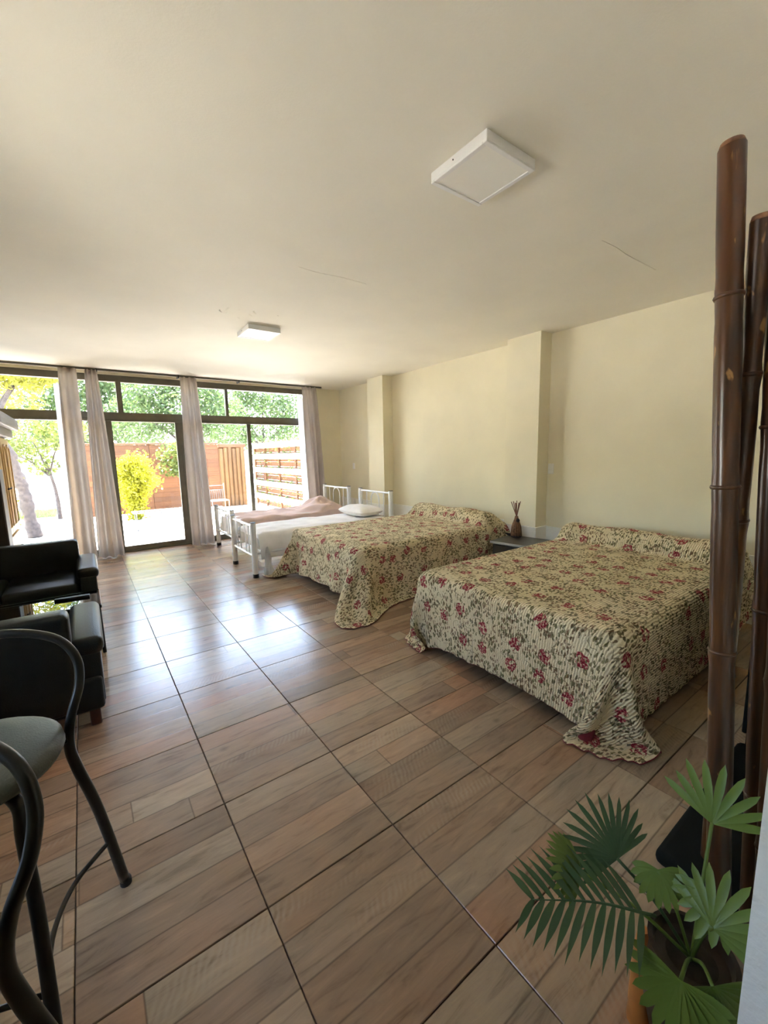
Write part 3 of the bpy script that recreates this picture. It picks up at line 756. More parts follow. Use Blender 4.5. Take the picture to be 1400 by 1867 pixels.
MB().lathe([(0.055, 0), (0.062, 0.006), (0.055, 0.014)], (0, 0, 0), 18).build('base', 'dark_seed', rb, True)
MB().tube([(-0.02, 0.045, 0.012), (-0.04, 0.085, 0.022), (-0.05, 0.11, 0.034)], [0.018, 0.014, 0.004], 8).build('base_leaf', 'dark_seed', rb, True)
for k in range(12):
    a = 2*math.pi*k/12
    MB().tube([(0.052*math.cos(a), 0.052*math.sin(a), 0.012), (0.044*math.cos(a), 0.044*math.sin(a), 0.11), (0.016*math.cos(a), 0.016*math.sin(a), 0.205), (0.012*math.cos(a), 0.012*math.sin(a), 0.235)], [0.012, 0.012, 0.008, 0.006], 7).build('bark_strip', 'bark_bundle', rb, True)
for k in range(9):
    a = 2*math.pi*k/9+0.3; e = 0.025+0.018*((k*5) % 3)
    MB().tube([(0.010*math.cos(a), 0.010*math.sin(a), 0.17), (-0.006*math.cos(a), -0.006*math.sin(a), 0.245), (-e*math.cos(a), -e*math.sin(a), 0.385+0.02*((k*7) % 3)/2)], 0.0045, 6).build('reed', 'reed', rb, True)
MB().lathe([(0.004, -0.024), (0.020, -0.010), (0.022, 0.004), (0.012, 0.020), (0.003, 0.026)], (-0.015, -0.030, 0.19), 12).build('seed_pod', 'dark_seed', rb, True)
MB().tube([(-0.01, -0.05, 0.02)]+[(-0.01, -0.055-0.02*math.sin(math.pi*k/8), 0.02+0.10*k/8) for k in range(1, 9)], 0.002, 5).build('wire_loop', 'dark_seed', rb, True)

# ------------------------------------------------------------------ sofa set on the left
def seat_unit(name, x0, x1, yb, facing, label, cushions, arms=(True, True), cat='sofa'):
    """facing -1: seat opens towards -y (camera), +1: towards the windows; yb = y of the back's outer face"""
    r = empty(name, ((x0+x1)/2, yb, 0)); tag(r, label, cat)
    cx = (x0+x1)/2; s = facing
    def B(nm, xa, xb, ya, yc, z0, z1, rad=0.03, seg=3, mat='black_leather'):
        a, c = sorted((s*ya, s*yc)); return MB().rbox(xa-cx, xb-cx, a, c, z0, z1, rad, seg).build(nm, mat, r, True, 60)
    D = 0.78
    B('base', x0+0.02, x1-0.02, 0.02, D-0.03, 0.10, 0.28, 0.02, 2)
    B('backrest', x0+0.13, x1-0.13, 0.0, 0.15, 0.12, 0.66, 0.035, 3)
    w = (x1-x0-0.28)/cushions
    for k in range(cushions): B('seat_cushion', x0+0.14+w*k, x0+0.14+w*(k+1)-0.006, 0.14, D, 0.27, 0.385, 0.04, 3)
    for (xa, xb) in ((x0, x0+0.15), (x1-0.15, x1)):
        B('arm_panel', xa+0.015, xb-0.015, 0.05, D-0.02, 0.12, 0.43, 0.015, 2)
        B('arm_pad', xa-0.005, xb+0.005, 0.03, D-0.02, 0.40, 0.50, 0.04, 4)
    for xx in (x0+0.07, x1-0.07):
        for yy in (0.08, D-0.12): B('leg', xx-0.025, xx+0.025, yy-0.025, yy+0.025, 0.0, 0.12, 0.006, 1, 'dark_leg_wood')
    return r
seat_unit('sofa', -1.62, -0.318, 1.43, -1, 'black leather sofa standing in front of the curtains, facing the room', 2)
seat_unit('armchair', -1.05, -0.345, -1.10, 1, 'black leather armchair seen from behind, in front of the glass table', 1, cat='armchair')
ct = empty('coffee_table', (-0.70, 0.17, 0)); tag(ct, 'low coffee table with dark glass top between sofa and armchair', 'table')
MB().rbox(-0.37, 0.37, -0.22, 0.22, 0.372, 0.380, 0.003, 1).build('glass_top', 'table_glass', ct)
fr = MB()
for (xa, xb, ya, yb) in ((-0.375, 0.375, -0.228, -0.205), (-0.375, 0.375, 0.205, 0.228), (-0.375, -0.352, -0.205, 0.205), (0.352, 0.375, -0.205, 0.205)):
    MB().rbox(xa, xb, ya, yb, 0.348, 0.372, 0.004, 1).build('frame_bar', 'black_tube', ct)
for sx in (-1, 1):
    for sy in (-1, 1): MB().tube([(sx*0.355, sy*0.205, 0.36), (sx*0.36, sy*0.21, 0)], 0.013, 10).build('leg', 'black_tube', ct, True, 40)
MB().rbox(-0.33, 0.33, -0.18, 0.18, 0.155, 0.165, 0.003, 1).build('lower_shelf', 'black_lacquer', ct)
rc = MB().rbox(-0.11, 0.11, -0.020, 0.020, 0, 0.018, 0.006, 2).build('remote_control', 'black_plastic', None, True, 40)
rc.location = (-0.50, 0.21, 0.380); rc.rotation_euler = (0, 0, math.radians(-6)); tag(rc, 'slim black remote control lying on the glass coffee table', 'remote')

# ------------------------------------------------------------------ tubular stools
def stool(loc, rz, label):
    r = empty('stool', loc, rz); tag(r, label, 'stool', 'black tubular stools with green seats')
    T = 0.0125
    right = [(0.235, 0.215, 0.0), (0.205, 0.165, 0.33), (0.178, 0.130, 0.52), (0.170, 0.122, 0.60), (0.178, 0.135, 0.68), (0.197, 0.165, 0.765), (0.185, 0.192, 0.84), (0.125, 0.212, 0.90), (0.0, 0.222, 0.925)]
    left = [(-x, y, z) for x, y, z in right[:-1]]
    path = spline(right+left[::-1], 6)
    MB().tube(path, [T+0.0025*max(0, min(1, (0.7-p[2])/0.2)) for p in path], 12).build('back_loop', 'black_tube', r, True)
    for sx in (-1, 1):
        fp = spline([(sx*0.225, -0.235, 0.0), (sx*0.190, -0.165, 0.33), (sx*0.160, -0.120, 0.53), (sx*0.150, -0.100, 0.60), (sx*0.10, -0.06, 0.625)], 6)
        MB().tube(fp, 0.015, 12).build('front_leg', 'black_tube', r, True)
        MB().rbox(min(sx*0.05, sx*0.172), max(sx*0.05, sx*0.172), 0.105, 0.130, 0.612, 0.630, 0.004, 1).build('seat_bracket', 'black_tube', r)
        st = spline([(sx*0.215, 0.185, 0.20), (sx*0.165, 0.06, 0.20), (sx*0.165, -0.07, 0.20), (sx*0.203, -0.195, 0.20)], 5)
        MB().tube(st, 0.007, 8).build('stretcher', 'black_tube', r, True)
    MB().tube([(-0.203, -0.195, 0.17), (0.203, -0.195, 0.17)], 0.007, 8).build('stretcher', 'black_tube', r, True)
    MB().lathe([(0.02, 0.628), (0.16, 0.630), (0.192, 0.640), (0.200, 0.655), (0.196, 0.672), (0.178, 0.684), (0.12, 0.690), (0.02, 0.692)], (0, 0, 0), 40).build('seat', 'green_vinyl', r, True)
    for (x, y) in ((0.235, 0.215), (-0.235, 0.215), (0.225, -0.235), (-0.225, -0.235)):
        MB().tube([(x, y, 0.0), (x*0.997, y*0.997, 0.02)], 0.0175, 12).build('foot_cap', 'black_rubber', r, True, 40)
    return r
stool((-0.655, -2.255, 0), math.radians(-20), 'black tubular stool with round green seat, behind the nearer stool')
stool((-0.735, -2.77, 0), math.radians(-45), 'black tubular stool cut off by the left edge, its back loop nearest the camera')

# ------------------------------------------------------------------ pine wardrobe at the left
wd = empty('wardrobe', (-1.38, 2.55, 0)); tag(wd, 'tall pine wardrobe with grey crown, at the left edge beside the window', 'wardrobe')
X0 = 0.335
MB().rbox(-0.36, X0-0.02, -0.62, 0.62, 0.04, 1.70, 0.006, 1).build('body', 'pine', wd)
MB().rbox(-0.36, X0+0.05, -0.66, 0.68, 1.70, 1.80, 0.012, 2).build('cornice', 'crown_wood', wd)
MB().rbox(-0.36, X0+0.11, -0.70, 0.75, 1.80, 1.93, 0.02, 2).build('crown', 'crown_wood', wd)
MB().rbox(-0.36, X0+0.0, -0.64, 0.64, 0.0, 0.06, 0.006, 1).build('plinth', 'brown_post', wd)
for (y0, y1) in ((-0.61, -0.005), (0.005, 0.61)):
    d = MB().rbox(X0-0.02, X0+0.004, y0, y1, 0.62, 1.68, 0.003, 1).build('door', 'pine', wd)
    ym = (y0+y1)/2
    for (ya, yb) in ((y0+0.06, ym-0.02), (ym+0.02, y1-0.06)):
        hw = (yb-ya)/2; c = (ya+yb)/2
        pts = [(X0+0.006, ya, 0.70)]+[(X0+0.006, c-hw*math.cos(math.pi*k/8), 1.50+hw*math.sin(math.pi*k/8)) for k in range(9)]+[(X0+0.006, yb, 0.70)]
        MB().tube(pts, 0.012, 6, closed=True).build('panel_moulding', 'pine', d, True)
    yh = -0.05 if y1 < 0 else 0.05
    MB().tube([(X0+0.004, yh, 1.12), (X0+0.03, yh, 1.12), (X0+0.03, yh+(0.09 if yh > 0 else -0.09), 1.125)], 0.008, 8).build('handle', 'brown_post', d, True)
    w = MB().rbox(X0-0.02, X0+0.004, y0, y1, 0.10, 0.59, 0.003, 1).build('drawer', 'pine', wd)
    MB().tube([(X0+0.004, ym+0.12, 0.40), (X0+0.03, ym+0.12, 0.40)], [0.018, 0.026], 10).build('knob', 'brown_post', w, True)
o = MB().rbox(-0.36, 0.40, -0.90, -0.66, 0.0, 1.35, 0.01, 1).build('side_cabinet', 'brown_post', None); o.location = (-1.38, 2.55, 0)
tag(o, 'dark brown side panel standing in front of the pine wardrobe', 'cabinet')

# ------------------------------------------------------------------ bamboo poles, black cabinets, potted palm
def bamboo(p0, p1, r, nodes, label, bend=0.0, cut=0.0):
    p0, p1 = Vector(p0), Vector(p1); r0 = empty('bamboo_pole', p0); tag(r0, label, 'bamboo pole', 'dark bamboo poles leaning by the wall end')
    d = p1-p0; L = d.length; ax = d.normalized(); side = ax.cross(Vector((0, 1, 0))).normalized()
    pts = []; rs = []
    n = 60
    ns_ = sorted(nodes)
    for i in range(n+1):
        t = i/n
        pts.append(d*t+side*(bend*math.sin(math.pi*t))); g = 1.0-0.04*t
        for q in ns_:
            e = abs(t-q)*L
            g += 0.10*math.exp(-(e/0.012)**2)-0.05*math.exp(-((e-0.05)/0.035)**2)
        rs.append(r*g)
    MB().tube(pts, rs, 20).build('culm', 'bamboo', r0, True, 60)
    for q in ns_:
        c = d*q+side*(bend*math.sin(math.pi*q)); MB().tube([c-ax*0.005, c, c+ax*0.005], [r*1.03, r*1.11, r*1.03], 20).build('node_ring', 'bamboo', r0, True)
    top = pts[-1]; MB().tube([top-ax*0.002, top+ax*0.012+side*cut], [r*0.96, r*0.80], 20).build('cut_end', 'bark_bundle', r0, True)
bamboo((1.012, -3.382, 0.0), (0.972, -3.263, 2.125), 0.0290, (0.20, 0.42, 0.625, 0.843), 'thickest dark bamboo pole in front, reaching highest', 0.006)
bamboo((1.245, -3.290, 0.056), (1.00, -3.325, 1.95), 0.0240, (0.14, 0.37, 0.62, 0.82), 'thin dark bamboo pole crossing behind the thickest pole towards the bed', 0.0)
bamboo((1.115, -3.430, 0.0), (1.055, -3.345, 2.08), 0.0260, (0.22, 0.48, 0.71, 0.9), 'dark bamboo pole right behind the thickest pole', 0.0)
bamboo((1.02, -3.475, 0.0), (1.020, -3.385, 2.10), 0.0240, (0.18, 0.40, 0.68, 0.88), 'dark bamboo pole at the right picture edge', 0.0)
lo = MB().rbox(1.13, 2.05, -3.49, -3.165, 0.0, 0.055, 0.025, 3).build('plinth', 'black_lacquer', None, True, 50)
tag(lo, 'low flat black plinth on the floor behind the bamboo poles', 'plinth')
bc = empty('black_cabinet', (2.55, -3.35, 0)); tag(bc, 'tall black cabinet half hidden behind the bamboo poles', 'cabinet')
MB().rbox(-0.45, 0.45, -0.17, 0.17, 0.0, 1.37, 0.01, 2).build('body', 'black_lacquer', bc)
for (a, b2) in ((-0.44, -0.005), (0.005, 0.44)):
    d = MB().rbox(a, b2, 0.17, 0.188, 0.06, 1.34, 0.004, 1).build('door', 'black_lacquer', bc)
    MB().tube([((b2-0.04) if a < 0 else (a+0.04), 0.20, 0.6), ((b2-0.04) if a < 0 else (a+0.04), 0.20, 0.75)], 0.006, 8).build('handle', 'black_tube', d, True)

def blade(b, base, direction, length, width, droop, normal, n=7, fan=False):
    """one pointed leaf blade with a folded midrib"""
    base = Vector(base); d = Vector(direction).normalized(); nn = Vector(normal).normalized()
    sd_ = d.cross(nn).normalized(); V = []; F = []
    p = base.copy(); cur = d.copy()
    for i in range(n+1):
        t = i/n; w = width*(math.sin(math.pi*min(1, (t*0.9+0.10)))**0.7)*(1-t**4)*0.5
        if fan: w = width*min(1.0, 0.30+1.3*t)*math.sqrt(max(0.0, 1-t**5))*0.5
        V += [p-sd_*w+nn*w*0.25, p, p+sd_*w+nn*w*0.25] if i < n else [p, p, p]
        cur = (cur+Vector((0, 0, -1))*droop/n).normalized(); p = p+cur*length/n
    for i in range(n):
        F += [(3*i, 3*i+1, 3*i+4, 3*i+3), (3*i+1, 3*i+2, 3*i+5, 3*i+4)]
    b.add(V, F)
plant_c = at(1256, 1790, 0.97)
pp = empty('potted_palm', (plant_c.x, plant_c.y, 0)); tag(pp, 'artificial green palm with fan leaves in a dark brown pot', 'plant')
O = Vector((plant_c.x, plant_c.y, 0))
MB().lathe([(0.055, 0.0), (0.070, 0.03), (0.088, 0.12), (0.092, 0.20), (0.082, 0.262), (0.088, 0.285), (0.078, 0.285), (0.072, 0.262)], (0, 0, 0), 32).build('pot', 'pot_glaze', pp, True, 50)
MB().lathe([(0.073, 0.255), (0.05, 0.262), (0.004, 0.265)], (0, 0, 0), 24).build('soil', 'soil', pp, True)
def frond_pinnate(b0, b1, nl, ln, width, mat, up, spread=1.0, droop=0.35):
    b0, b1 = Vector(b0)-O, Vector(b1)-O; fr = MB(); ax = (b1-b0).normalized(); up = Vector(up)
    up = (up-ax*up.dot(ax)).normalized(); sd_ = ax.cross(up)
    mid = (b0+b1)/2+up*0.03; pts = spline([b0, mid, b1], 8)
    st = MB().tube(pts, [0.004*(1-0.7*i/(len(pts)-1)) for i in range(len(pts))], 6).build('frond_stem', mat, pp, True)
    for k in range(nl):
        t = 0.12+0.86*k/(nl-1); i = min(int(t*(len(pts)-1)), len(pts)-2); q = Vector(pts[i]).lerp(Vector(pts[i+1]), t*(len(pts)-1)-i)
        l = ln*(0.62+0.5*math.sin(math.pi*(t*0.75+0.2)))
        for sg in (-1, 1):
            lf = MB(); d = sd_*sg*spread+ax*(0.45+0.5*t)+up*0.15; blade(lf, q, d, l*random.uniform(0.92, 1.06), width*random.uniform(0.9, 1.1), droop, up)
            lf.build('leaflet', mat, st, True)
def frond_fan(base, hub, nl, ln, width, mat, axis, up, fan=2.4, droop=0.25):
    base, hub = Vector(base)-O, Vector(hub)-O; axis = Vector(axis).normalized(); up = Vector(up)
    up = (up-axis*up.dot(axis)).normalized(); sd_ = axis.cross(up)
    st = MB().tube(spline([base, (base+hub)/2+Vector((0, 0, 0.02)), hub], 5), 0.004, 6).build('frond_stem', mat, pp, True)
    for k in range(nl):
        a = -fan/2+fan*k/(nl-1)
        d = axis*math.cos(a)+sd_*math.sin(a)+up*0.10*math.cos(2*a)
        lf = MB(); blade(lf, hub, d, ln*random.uniform(0.92, 1.05)*(0.80+0.2*math.cos(a)), width, droop, up, fan=True); lf.build('leaflet', mat, st, True)
root = Vector((plant_c.x, plant_c.y, 0.26))
tocam = (Vector(CAM)-root).normalized()
UPV = tuple(UU); RV = Vector(RR); UV_ = Vector(UU); FV = Vector(FF)
frond_pinnate(at(1195, 1670, 0.96), at(968, 1640, 0.98), 12, 0.120, 0.016, 'palm_dark', tocam+Vector((0, 0, 0.7)), 1.0, 0.30)
frond_fan(root, at(1125, 1565, 1.06), 17, 0.150, 0.014, 'palm_dark', -RV*0.45+UV_*0.75+FV*0.3, tocam+Vector((0, 0, 0.5)), 3.0, 0.35)
frond_fan(root, at(1060, 1590, 1.02), 13, 0.10, 0.016, 'palm_green', -RV*0.8+UV_*0.5, tocam+Vector((0, 0, 0.8)), 2.2, 0.5)
frond_fan(root, at(1298, 1500, 1.00), 9, 0.135, 0.019, 'palm_green', UV_*0.9+RV*0.35+FV*0.15, tocam, 2.3, 0.05)
frond_fan(root, at(1200, 1588, 1.00), 12, 0.080, 0.018, 'palm_green', -UV_*0.7-RV*0.1-FV*0.4, tocam+Vector((0, 0, 0.9)), 3.6, 0.3)
frond_fan(root, at(1300, 1690, 0.90), 11, 0.125, 0.019, 'palm_green', UV_*0.65+RV*0.55, tocam+Vector((0, 0, 0.3)), 2.9, 0.25)
frond_fan(root, at(1310, 1640, 0.92), 9, 0.10, 0.020, 'palm_green', -UV_*0.6-RV*0.4, tocam, 2.6, 0.2)
frond_fan(root, at(1240, 1790, 0.86), 13, 0.125, 0.024, 'palm_green', -UV_*0.75-RV*0.15, tocam+Vector((0, 0, 0.2)), 3.4, 0.2)
frond_fan(root, at(1300, 1800, 0.84), 11, 0.110, 0.022, 'palm_green', -UV_*0.7+RV*0.3, tocam, 3.0, 0.2)
# orange timber stake beside the pot
tb = at(1150, 1880, 1.20)
o = MB().tube(spline([(0, 0, 0), (0.004, 0.003, 0.12), (-0.003, 0.002, 0.27)], 5), [0.026, 0.025, 0.024, 0.024, 0.023, 0.022, 0.022, 0.02, 0.018, 0.015, 0.011], 14).build('timber_stake', 'orange_timber', None, True, 50)
p = at(1163, 1850, 1.05); o.location = (p.x, p.y, 0); tag(o, 'short orange wooden stake standing left of the palm pot', 'stake')

# ------------------------------------------------------------------ outside: deck, yard, fences
gz = -0.10
gnd = struct(MB().box(-30, 40, YW+0.16, 60, gz-0.1, gz).box(-30, XL-0.2, -14, YW+0.16, gz-0.1, gz).build('ground', 'gravel'), 'pale gravel yard')
dk = struct(MB().box(-2.6, 4.0, YW+0.16, 6.4, gz, gz+0.02).build('deck', 'soil'), 'pale wooden deck outside the glass doors')
pm = MB().rbox(-0.066, 0.066, -1.22, 1.22, 0.0, 0.045, 0.004, 1).mesh('deck_plank', 'deck_wood')
for k in range(44):
    o = link('deck_plank', pm, dk); o.location = (-2.45+0.145*k, 5.14, gz+0.02)
FY = 9.5
bf = empty('board_fence', (0.5, FY, gz)); tag(bf, 'orange brown fence of horizontal boards at the back of the yard', 'fence')
bl_ = [(-0.55, 1.2), (1.2, 3.02)]
for a, b2 in bl_:
    me = MB().rbox(-(b2-a)/2+0.004, (b2-a)/2-0.004, -0.012, 0.012, 0, 0.1315, 0.003, 1).mesh('board', 'fence_wood')
    for k in range(14):
        o = link('board', me, bf); o.location = ((a+b2)/2-0.5, random.uniform(-0.004, 0.004), 0.03+0.132*k)
    MB().rbox(a-0.05-0.5, a+0.05-0.5, 0.014, 0.11, 0, 1.9, 0.006, 1).build('post', 'fence_wood', bf)
    MB().rbox(a-0.5, b2-0.5, -0.05, 0.08, 1.885, 1.93, 0.006, 1).build('cap_rail', 'fence_wood', bf)
lp = empty('log_palisade', (3.4, FY-0.02, gz)); tag(lp, 'gate of upright split logs in the back corner of the yard', 'palisade')
for k in range(6):
    x = -0.31+0.125*k
    MB().tube([(x, 0, 0.0), (x+0.006*(k % 2), 0.01, 0.9), (x, 0, 1.76+0.02*(k % 3))], [0.068, 0.067, 0.065], 10).build('log', 'log_wood', lp, True, 50)
MB().rbox(-0.37, 0.42, 0.07, 0.10, 0.0, 1.80, 0.004, 1).build('back_panel', 'fence_wood', lp)
MB().rbox(-0.37, 0.42, -0.06, 0.06, 1.79, 1.90, 0.01, 1).build('top_beam', 'fence_wood', lp)
# planter wall on the right of the yard
pw = empty('planter_wall', (4.12, 7.4, gz)); tag(pw, 'wooden wall with white planter troughs on the right side of the yard', 'planter wall')
bm_ = MB().rbox(-0.012, 0.012, -2.1, 2.1, 0, 0.125, 0.004, 1).mesh('board', 'fence_wood')
for k in range(14):
    o = link('board', bm_, pw); o.location = (0.03, 0, 0.03+0.132*k)
tmz = MB().rbox(-0.10, 0.0, -2.05, 2.05, 0, 0.15, 0.02, 2).mesh('trough', 'white_trough')
for z in (0.22, 0.62, 1.02, 1.42, 1.74):
    o = link('trough', tmz, pw); o.location = (0.012, 0, z)
for y in (-2.08, -1.0, 0.1, 1.2, 2.08): MB().rbox(-0.02, 0.02, y-0.04, y+0.04, 0, 1.92, 0.005, 1).build('upright', 'fence_wood', pw)

def leaves(n, fn, size, seed, flat=0.3):
    rnd = np.random.default_rng(seed); V = np.zeros((n, 4, 3))
    C = np.array([fn(rnd) for _ in range(n)])
    d = rnd.standard_normal((n, 3)); d /= np.linalg.norm(d, axis=1, keepdims=True)
    e = rnd.standard_normal((n, 3)); e -= d*(e*d).sum(1, keepdims=True); e /= np.linalg.norm(e, axis=1, keepdims=True)
    s = size*rnd.uniform(0.6, 1.3, (n, 1))
    V[:, 0] = C-d*s; V[:, 1] = C+e*s*0.42; V[:, 2] = C+d*s; V[:, 3] = C-e*s*0.42
    b = MB(); b.v = [tuple(p) for p in V.reshape(-1, 3)]; b.f = [(4*i, 4*i+1, 4*i+2, 4*i+3) for i in range(n)]
    return b
# trailing plants in the troughs: one small plant per place
for zi, z in enumerate((0.22, 0.62, 1.02, 1.42, 1.74)):
    for yi in range(9):
        y = -1.85+0.46*yi+0.05*((zi*3+yi) % 3)
        def fn(r, y=y, z=z): 
            t = r.random(); return (-0.05-0.10*t*r.random(), y+r.normal(0, 0.07), z+0.19-0.30*t*t+r.normal(0, 0.02))
        o = leaves(46, fn, 0.030, zi*20+yi).build('trailing_plant', 'leaf_lime' if (zi+yi) % 3 else 'leaf_green', pw)
def tree(name, base, trunk_h, trunk_r, blobs, nleaf, lsize, lmat, label, seed, lean=(0, 0), group='trees beyond the yard'):
    r = empty(name, base); tag(r, label, 'tree', group); rnd = random.Random(seed)
    top = Vector((lean[0], lean[1], trunk_h))
    MB().tube(spline([(0, 0, 0), tuple(top*0.5+Vector((0.05, 0.02, 0))), tuple(top)], 6), [trunk_r*(1-0.5*i/12) for i in range(13)], 10).build('trunk', 'trunk_bark', r, True)
    for (bx, by, bz, br) in blobs:
        MB().tube(spline([tuple(top*0.75), tuple((top*0.8+Vector((bx, by, bz)))/2+Vector((0, 0, 0.1))), (bx, by, bz)], 4), [trunk_r*0.45*(1-0.09*i) for i in range(9)], 6).build('branch', 'trunk_bark', r, True)
    w = np.array([b[3]**2 for b in blobs]); w = w/w.sum()
    def fn(rg):
        b = blobs[rg.choice(len(blobs), p=w)]; d = rg.standard_normal(3); d /= np.linalg.norm(d)
        q = b[3]*(0.35+0.65*rg.random()**0.5); return (b[0]+d[0]*q, b[1]+d[1]*q, b[2]+d[2]*q*0.8)
    leaves(nleaf, fn, lsize, seed).build('foliage', lmat, r)
    return r
tree('tree', (2.6, 11.8, gz), 2.4, 0.12, [(0, 0, 3.2, 1.3), (-1.2, 0.2, 2.8, 1.1), (1.1, 0.1, 2.9, 1.1), (0.3, 0.4, 4.2, 1.2), (-0.9, 0.3, 3.9, 1.0)], 9500, 0.078, 'leaf_green', 'broad green tree behind the fence, straight beyond the single beds', 21)
tree('tree', (6.9, 16.3, gz), 2.6, 0.13, [(0, 0, 3.1, 1.8), (-2.0, -0.3, 2.7, 1.5), (1.8, 0, 3.3, 1.5), (0.2, 0.3, 4.9, 1.7), (-1.6, 0.2, 4.4, 1.4)], 13000, 0.095, 'leaf_green', 'green tree behind the planter wall in the right corner of the yard', 22)
tree('tree', (-0.2, 16.0, gz), 2.3, 0.11, [(0, 0, 3.1, 1.7), (-1.6, 0.2, 2.9, 1.5), (1.5, 0.0, 2.7, 1.5), (-0.2, 0.3, 4.8, 1.7), (1.4, 0.2, 4.5, 1.3)], 13000, 0.095, 'leaf_green', 'green tree behind the fence above the yellow bush', 23)
tree('tree', (-3.0, 11.2, gz), 2.2, 0.12, [(0, 0, 3.0, 1.3), (-1.2, 0.2, 3.2, 1.2), (1.1, 0.0, 3.2, 1.0), (-0.1, 0.0, 4.2, 1.2), (-1.3, 0.1, 4.3, 1.0)], 8000, 0.075, 'leaf_yellow', 'sunlit yellow green tree seen through the left transom window', 24)
tree('tree', (2.05, 8.75, gz), 1.2, 0.03, [(-0.35, 0.2, 1.6, 0.42), (0.0, 0.1, 1.75, 0.45), (-0.5, 0.1, 1.25, 0.3), (-0.15, 0.1, 1.2, 0.3)], 1600, 0.055, 'leaf_lime', 'small leafy tree in front of the fence, left of the curtain between door and window', 25, group='young trees in the yard')
tree('tree', (-0.93, 10.0, gz), 1.5, 0.055, [(-0.4, 0, 2.1, 0.6), (0.3, 0.1, 2.2, 0.6), (-0.9, 0.2, 1.7, 0.5), (-0.2, 0.1, 1.4, 0.35)], 2300, 0.06, 'leaf_lime', 'slim young tree with a bare dark trunk beyond the left window', 26, (-0.15, 0), 'young trees in the yard')
# yellow green bush
yb = empty('bamboo_bush', (0.66, 8.35, gz)); tag(yb, 'bright yellow green feathery bush in front of the board fence', 'bush')
canes = []
for k in range(26):
    a = k*2.4; e = 0.15+0.55*((k*7) % 13)/13; hgt = 0.75+0.85*((k*5) % 11)/11
    pts = spline([(0.08*math.cos(a), 0.08*math.sin(a), 0), (e*0.35*math.cos(a), e*0.3*math.sin(a), hgt*0.65), (e*0.75*math.cos(a), e*0.5*math.sin(a), hgt), (e*1.15*math.cos(a), e*0.8*math.sin(a), hgt*0.93)], 5); canes.append(pts)
    MB().tube(pts, 0.007, 5).build('cane', 'leaf_bush', yb, True)
def fnb(r):
    c = canes[r.integers(len(canes))]; i = int(r.random()**0.7*(len(c)-1)); p = c[i]
    return (p[0]+r.normal(0, 0.10), p[1]+r.normal(0, 0.08), max(0.04, p[2]+r.normal(0, 0.08)))
leaves(6500, fnb, 0.042, 31).build('foliage', 'leaf_bush', yb)
# weathered trunk by the left window
tk = empty('old_tree', (-1.36, 7.1, gz)); tag(tk, 'old tree with thick leaning grey trunk outside the left window', 'tree')
MB().tube(spline([(0.13, 0, 0), (0.07, 0.02, 0.45), (0.05, 0, 0.9), (-0.03, 0.03, 1.3), (-0.12, 0.0, 1.75), (-0.42, 0.0, 2.15)], 6), [0.118+0.010*math.sin(i*0.9)+0.012*math.sin(i*2.3+1)-0.0012*i for i in range(31)], 12).build('trunk', 'trunk_bark', tk, True)
leaves(240, lambda r: (-0.28+r.normal(0, 0.09), r.normal(0, 0.1), 0.35+1.3*r.random()), 0.05, 41).build('climbing_leaves', 'leaf_yellow', tk)
cr = [(-0.6, 0.3, 3.6, 1.0), (0.6, 0.6, 3.7, 1.0), (-1.4, 0.4, 3.3, 0.9), (0.2, 0.0, 3.25, 0.7)]
for (bx, by, bz, br) in cr: MB().tube(spline([(-0.40, 0, 2.1), (bx*0.5-0.2, by*0.5, bz-0.7), (bx, by, bz)], 4), [0.06-0.005*i for i in range(9)], 6).build('branch', 'trunk_bark', tk, True)
def fnc(rg):
    b = cr[rg.integers(len(cr))]; d = rg.standard_normal(3); d /= np.linalg.norm(d); q = b[3]*(0.3+0.7*rg.random()**0.5)
    return (b[0]+d[0]*q, b[1]+d[1]*q, b[2]+d[2]*q*0.55)
leaves(6000, fnc, 0.07, 47).build('foliage', 'leaf_yellow', tk)
# terracotta pots beside the trunk
for (x, z, lab) in ((-1.62, 0.0, 'terracotta pot on the ground left of the old trunk'), ):
    q = empty('flower_pot', (x, 6.5, gz)); tag(q, lab, 'pot')
    MB().lathe([(0.09, 0), (0.13, 0.22), (0.15, 0.22), (0.15, 0.26), (0.12, 0.26)], (0, 0, 0), 18).build('pot', 'terracotta', q, True, 50)
    leaves(160, lambda r: (r.normal(0, 0.10), r.normal(0, 0.10), 0.36+abs(r.normal(0, 0.10))), 0.045, 43).build('foliage', 'leaf_lime', q)
# lawn patch
b = MB(); rg = np.random.default_rng(5)
for k in range(2600):
    x = rg.uniform(-2.7, -1.05); y = rg.uniform(10.6, 12.6); hh = rg.uniform(0.05, 0.11); w = 0.012
    dx, dy = rg.normal(0, 0.03, 2)
    b.add([(x-w, y, gz), (x+w, y, gz), (x+dx, y+dy, gz+hh)], [(0, 1, 2)])
o = b.build('lawn', 'grass'); o['kind'] = 'stuff'; o['label'] = 'patch of short green lawn beyond the left window'; o['category'] = 'grass'
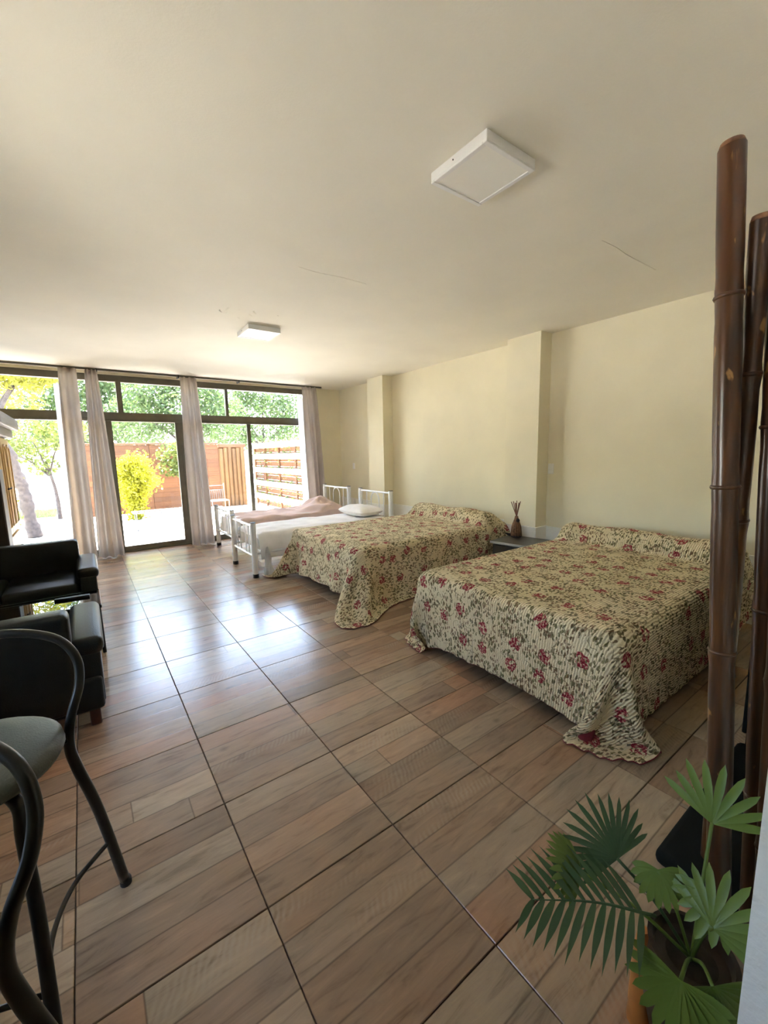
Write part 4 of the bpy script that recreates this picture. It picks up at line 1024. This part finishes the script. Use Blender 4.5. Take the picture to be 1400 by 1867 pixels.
# white iron garden furniture
gc = empty('garden_chair', (2.38, 7.3, gz)); tag(gc, 'white wrought iron garden chair with a tall barred back', 'chair')
def rod(pts, r, nm, par): return MB().tube(pts, r, 6).build(nm, 'white_iron', par, True)
for x in (-0.20, 0.20): rod([(x, 0.15, 0), (x, 0.18, 0.45), (x, 0.22, 0.84)], 0.011, 'back_post', gc); rod([(x, -0.22, 0), (x, -0.2, 0.43)], 0.011, 'leg', gc)
rod([(-0.2, 0.215, 0.79), (0.2, 0.215, 0.79)], 0.010, 'back_rail', gc); rod([(-0.2, 0.205, 0.68), (0.2, 0.205, 0.68)], 0.008, 'back_rail', gc)
for k in range(7): rod([(-0.15+0.05*k, 0.18, 0.43), (-0.15+0.05*k, 0.205, 0.68)], 0.006, 'back_bar', gc)
MB().rbox(-0.21, 0.21, -0.22, 0.18, 0.42, 0.44, 0.006, 1).build('seat', 'white_iron', gc)
gt = empty('garden_table', (0.95, 6.15, gz+0.065)); tag(gt, 'low white iron garden table with thin legs on the deck', 'table')
for x in (-0.5, 0.0, 0.5):
    for y in (-0.2, 0.2): rod([(x, y, 0), (x, y, 0.36)], 0.010, 'leg', gt)
for y in (-0.2, 0.2): rod([(-0.55, y, 0.36), (0.55, y, 0.36)], 0.012, 'top_rail', gt)
for x in (-0.55, 0.55): rod([(x, -0.2, 0.36), (x, 0.2, 0.36)], 0.012, 'top_rail', gt)
for k in range(11): MB().rbox(-0.53+0.0965*k, -0.46+0.0965*k, -0.2, 0.2, 0.362, 0.374, 0.003, 1).build('top_slat', 'white_iron', gt)
# teal parasols far beyond
for (x, y, lab) in ((-2.75, 17.0, 'small teal parasol far beyond the lawn, left of the slim tree'), (-1.65, 17.6, 'small teal parasol far beyond the lawn, right beside the slim tree')):
    q = empty('parasol', (x, y, gz)); tag(q, lab, 'parasol', 'teal parasols far off')
    MB().tube([(0, 0, 0), (0, 0, 1.15)], 0.02, 6).build('pole', 'white_iron', q)
    MB().lathe([(0.50, 0.78), (0.44, 0.86), (0.25, 1.02), (0.02, 1.12)], (0, 0, 0), 10).build('canopy', 'teal_canvas', q)
